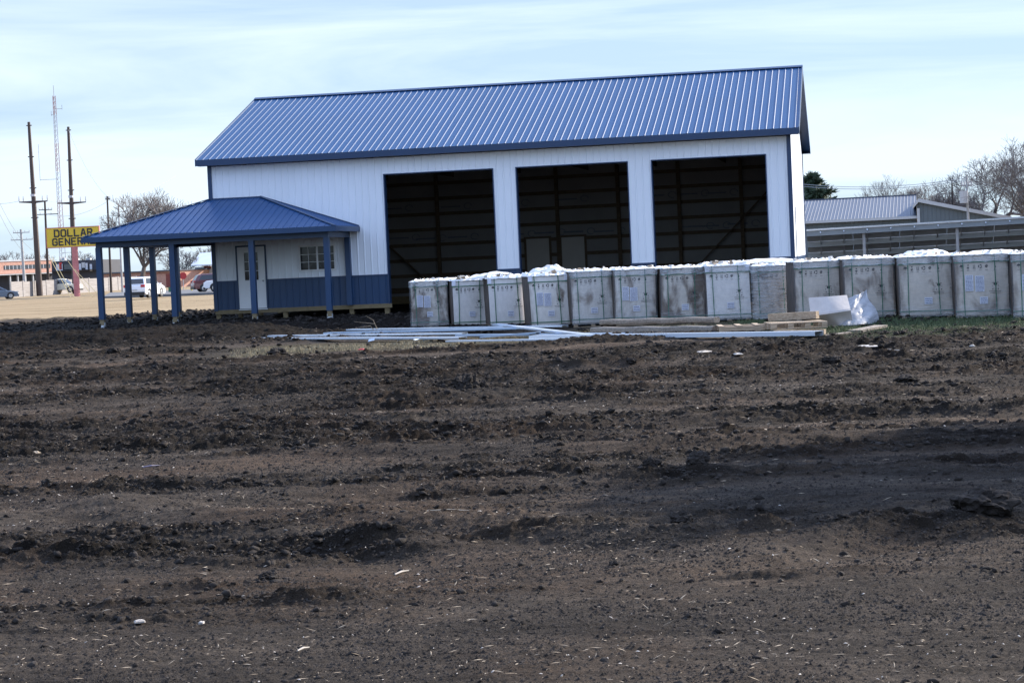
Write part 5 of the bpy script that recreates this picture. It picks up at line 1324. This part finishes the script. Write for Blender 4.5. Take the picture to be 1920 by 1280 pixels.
# ================================================================ VEHICLES
def car(loc_,rz_,paint,label,kind='suv',name='parked_car',cat='car'):
    """local: +x is forward, wheels on z=0"""
    root=empty(name,loc_,rz_,label,cat)
    if kind=='suv': Lc,Wc,Hc=4.6,1.84,1.70; low=[(-2.28,.42),(-2.30,.70),(-2.24,1.02),(-2.10,1.10),(1.05,1.06),(1.7,1.00),(2.15,.86),(2.28,.66),(2.30,.38),(2.1,.26),(-2.1,.28)]; gh_=[(-2.14,1.10),(-1.78,1.60),(-1.5,1.68),(-.2,1.71),(.35,1.62),(1.15,1.05)]
    elif kind=='sedan': Lc,Wc,Hc=4.7,1.8,1.45; low=[(-2.3,.42),(-2.32,.8),(-2.2,.98),(-1.5,1.0),(1.0,.96),(1.8,.88),(2.2,.74),(2.32,.55),(2.3,.34),(2.1,.24),(-2.1,.26)]; gh_=[(-1.75,.98),(-1.0,1.38),(-.2,1.45),(.3,1.40),(1.1,.95)]
    else: Lc,Wc,Hc=5.6,1.95,1.85; low=[(-2.75,.55),(-2.78,1.12),(.2,1.16),(1.5,1.12),(2.5,1.05),(2.75,.9),(2.78,.5),(2.6,.38),(-2.6,.42)]; gh_=[(-.55,1.15),(-.4,1.78),(.1,1.86),(.7,1.80),(1.45,1.12)]
    w=Wc/2
    def loft(pr,ws,zref=None):
        mb=MB(); n=len(pr); rows=[]
        offs=[(-1,1.0,.0),(-.94,1.0,.03),(.94,1.0,.03),(1,1.0,.0)]
        for s,k,_ in offs:
            i=len(mb.v)
            for (x,z) in pr:
                wy=ws(z)*s; sc_=.985 if abs(s)==1 else 1
                mb.v.append((x*sc_,wy,z if abs(s)<1 else z-.02 if z>.5 else z+.02))
            rows.append(i)
        for a,b in zip(rows[:-1],rows[1:]):
            for k in range(n): mb.f.append((a+k,a+(k+1)%n,b+(k+1)%n,b+k))
        mb.f.append(tuple(rows[0]+k for k in range(n))); mb.f.append(tuple(rows[-1]+k for k in reversed(range(n)))); return mb
    loft(low,lambda z:w*(1-.05*max(0,z-.8))).build('body',M[paint],root)
    zb_=gh_[0][1]
    ww=lambda z:w*.93-.19*max(0,(z-zb_))/.6*1.0
    loft(gh_,ww).build('cabin',M[paint],root)
    # glass set 3 mm proud
    g=MB()
    def strip(p,q,inset):  # along profile edges front/back glass
        (x0,z0),(x1,z1)=p,q; n=Vector((z1-z0,0,-(x1-x0))).normalized(); n=n if n.x*(x0+x1)>0 else -n
        o=n*.012
        a=ww(z0)-inset; b=ww(z1)-inset
        m0,m1=.12,.9; X0_=x0+(x1-x0)*m0; Z0_=z0+(z1-z0)*m0; X1_=x0+(x1-x0)*m1; Z1_=z0+(z1-z0)*m1
        g.prism([Vector((X0_,-a,Z0_))+o,Vector((X0_,a,Z0_))+o,Vector((X1_,b,Z1_))+o,Vector((X1_,-b,Z1_))+o],n*.006)
    strip(gh_[0],gh_[1],.10); strip(gh_[-1],gh_[-2],.10); g.build('windscreens',M['carglass'],root)
    for s in (-1,1):
        g=MB(); zt_=max(z for _,z in gh_)-.13; zl_=zb_+.05
        xs0=gh_[0][0]+.35; xs1=gh_[-1][0]-.30
        pts=[(xs0,zl_),(xs1,zl_),(gh_[-2][0]-.02,zt_),(gh_[1][0]+.30,zt_)]
        g.prism([Vector((x,s*(ww(z)+.004),z)) for x,z in pts],(0,s*.006,0)); g.build('side_glass',M['carglass'],root)
    wb=1.36 if kind=='suv' else (1.4 if kind=='sedan' else 1.75); rw=.35 if kind!='pickup' else .40
    for x in (-wb,wb):
        for s in (-1,1):
            y=s*(w-.10); tw=.11
            tyre=MB().tube([(x,y-tw,rw),(x,y-tw*.9,rw),(x,y+tw*.9,rw),(x,y+tw,rw)],[rw*.9,rw,rw,rw*.9],22).build('wheel',M['tyre'],root)
            MB().tube([(x,y+s*(tw+.002),rw),(x,y+s*(tw+.012),rw)],[rw*.62,rw*.56],14).build('rim',M['rim'],tyre)
            mb=MB(); n=14; pp=[]; yy=s*(w+.004)
            for k in range(n+1): a=math.pi*k/n; pp.append(Vector((x+math.cos(a)*(rw+.07),yy,rw+math.sin(a)*(rw+.07))))
            mb.prism(pp,(0,-s*.02,0)); mb.build('wheel_arch',M['black'],root)
    rx=low[0][0]
    MB().box(rx-.05,rx+.12,-w*.93,w*.93,.26,.52).build('rear_bumper',M['black'],root); MB().box(-rx-.12,-rx+.05,-w*.93,w*.93,.26,.46).build('front_bumper',M['black'],root)
    for s in (-1,1):
        MB().box(rx-.03,rx+.14,s*(w-.36) if s>0 else -w+.02,(w-.02) if s>0 else -(w-.36),.90,1.10).build('tail_light',M['taillight'],root)
        MB().box(-rx-.20,-rx-.0,s*(w-.38) if s>0 else -w+.04,(w-.04) if s>0 else -(w-.38),.70,.84).build('headlight',M['porcelain'],root)
        x=gh_[-1][0]-.35; MB().box(x,x+.12,s*(w+.0) if s>0 else -w-.18,(w+.18) if s>0 else -w,1.02,1.16).build('wing_mirror',M[paint],root)
    MB().box(rx-.035,rx,-.26,.26,.62,.75).build('number_plate',M['porcelain'],root)
    return root
fy=math.atan2(_FH.y,_FH.x)
p=PG(270,163); p.z=ROADZ+.12
car(p,fy-R(11),'white_car','white SUV seen from behind through the porch posts')
p=PG(404,192); p.z=ROADZ+.12
car(p,fy-R(70),'red_car','dark red SUV partly hidden by the barn corner')
p=PG(438,184); p.z=ROADZ+.12
car(p,fy+R(97),'white_car','white pickup nose in front of the dark red SUV','pickup','parked_pickup','pickup')
p=PG(-8,226); p.z=float(gh(p.x,p.y)); car(p,fy-R(65),'blue_car','blue grey car cut by the left edge before the fence','sedan')
p=PG(112,262); p.z=float(gh(p.x,p.y))+.15; car(p,fy-R(100),'cream','cream van showing above the fence under the sign','pickup','parked_van','van')
# ================================================================ SKY, SUN
SUN_EL=R(27); SUN_AZ=R(45)   # azimuth to the right of +Y
w=bpy.data.worlds.new('World'); scene.world=w; w.use_nodes=True; t=w.node_tree; n=t.nodes; l=t.links
bg=n['Background']; sky=n.new('ShaderNodeTexSky'); sky.sky_type='NISHITA'; sky.sun_disc=False; sky.sun_elevation=SUN_EL; sky.sun_rotation=SUN_AZ
sky.air_density=1.0; sky.dust_density=.4; sky.ozone_density=2.5; sky.altitude=200
tc=n.new('ShaderNodeTexCoord'); mp=n.new('ShaderNodeMapping'); mp.inputs['Scale'].default_value=(1.0,1.0,9.0); mp.inputs['Rotation'].default_value=(R(3),R(4),0); mp.inputs['Location'].default_value=(3.1,.4,.2)
l.new(tc.outputs['Generated'],mp.inputs[0])
nz=n.new('ShaderNodeTexNoise'); nz.inputs['Scale'].default_value=2.6; nz.inputs['Detail'].default_value=7; nz.inputs['Roughness'].default_value=.55; nz.inputs['Distortion'].default_value=.6; l.new(mp.outputs[0],nz.inputs['Vector'])
cr=n.new('ShaderNodeValToRGB'); cr.color_ramp.elements[0].position=.40; cr.color_ramp.elements[0].color=(.27,.27,.27,1); cr.color_ramp.elements[1].position=.66; cr.color_ramp.elements[1].color=(.66,.66,.66,1); l.new(nz.outputs['Fac'],cr.inputs[0])
mx=n.new('ShaderNodeMix'); mx.data_type='RGBA'; l.new(cr.outputs[0],mx.inputs[0]); l.new(sky.outputs[0],mx.inputs[6]); mx.inputs[7].default_value=(5.6,4.5,3.7,1)
gm=n.new('ShaderNodeGamma'); gm.inputs[1].default_value=.42; l.new(sky.outputs[0],gm.inputs[0]); l.new(gm.outputs[0],mx.inputs[6]); tn=n.new('ShaderNodeMix'); tn.data_type='RGBA'; tn.blend_type='MULTIPLY'; tn.inputs[0].default_value=1; tn.inputs[7].default_value=(.625,.87,1.18,1); l.new(mx.outputs[2],tn.inputs[6]); sx=n.new('ShaderNodeSeparateXYZ'); l.new(tc.outputs['Generated'],sx.inputs[0]); er=n.new('ShaderNodeValToRGB'); er.color_ramp.elements[0].position=.16; er.color_ramp.elements[0].color=(.5,.5,.5,1); er.color_ramp.elements[1].position=.5; er.color_ramp.elements[1].color=(.72,.78,.98,1); l.new(sx.outputs['Z'],er.inputs[0])  # overhead sky made brighter and bluer, added fill for the shaded front wall
t2=n.new('ShaderNodeMix'); t2.data_type='RGBA'; t2.blend_type='MULTIPLY'; t2.inputs[0].default_value=1; l.new(tn.outputs[2],t2.inputs[6]); l.new(er.outputs[0],t2.inputs[7]); l.new(t2.outputs[2],bg.inputs[0]); bg.inputs[1].default_value=.30
sd=bpy.data.lights.new('sun','SUN'); sd.energy=4.8; sd.angle=R(.5); sd.color=(1,.90,.77); so=bpy.data.objects.new('sun',sd); col.objects.link(so)
sv=Vector((math.sin(SUN_AZ)*math.cos(SUN_EL),math.cos(SUN_AZ)*math.cos(SUN_EL),math.sin(SUN_EL)))
so.rotation_euler=sv.to_track_quat('Z','Y').to_euler()
vs=scene.view_settings; vs.view_transform='Standard'; vs.look='None'; vs.gamma=1; vs.exposure=1.18; vs.use_curve_mapping=False
scene.render.engine='CYCLES'
scene.cycles.max_bounces=6; scene.cycles.transparent_max_bounces=12
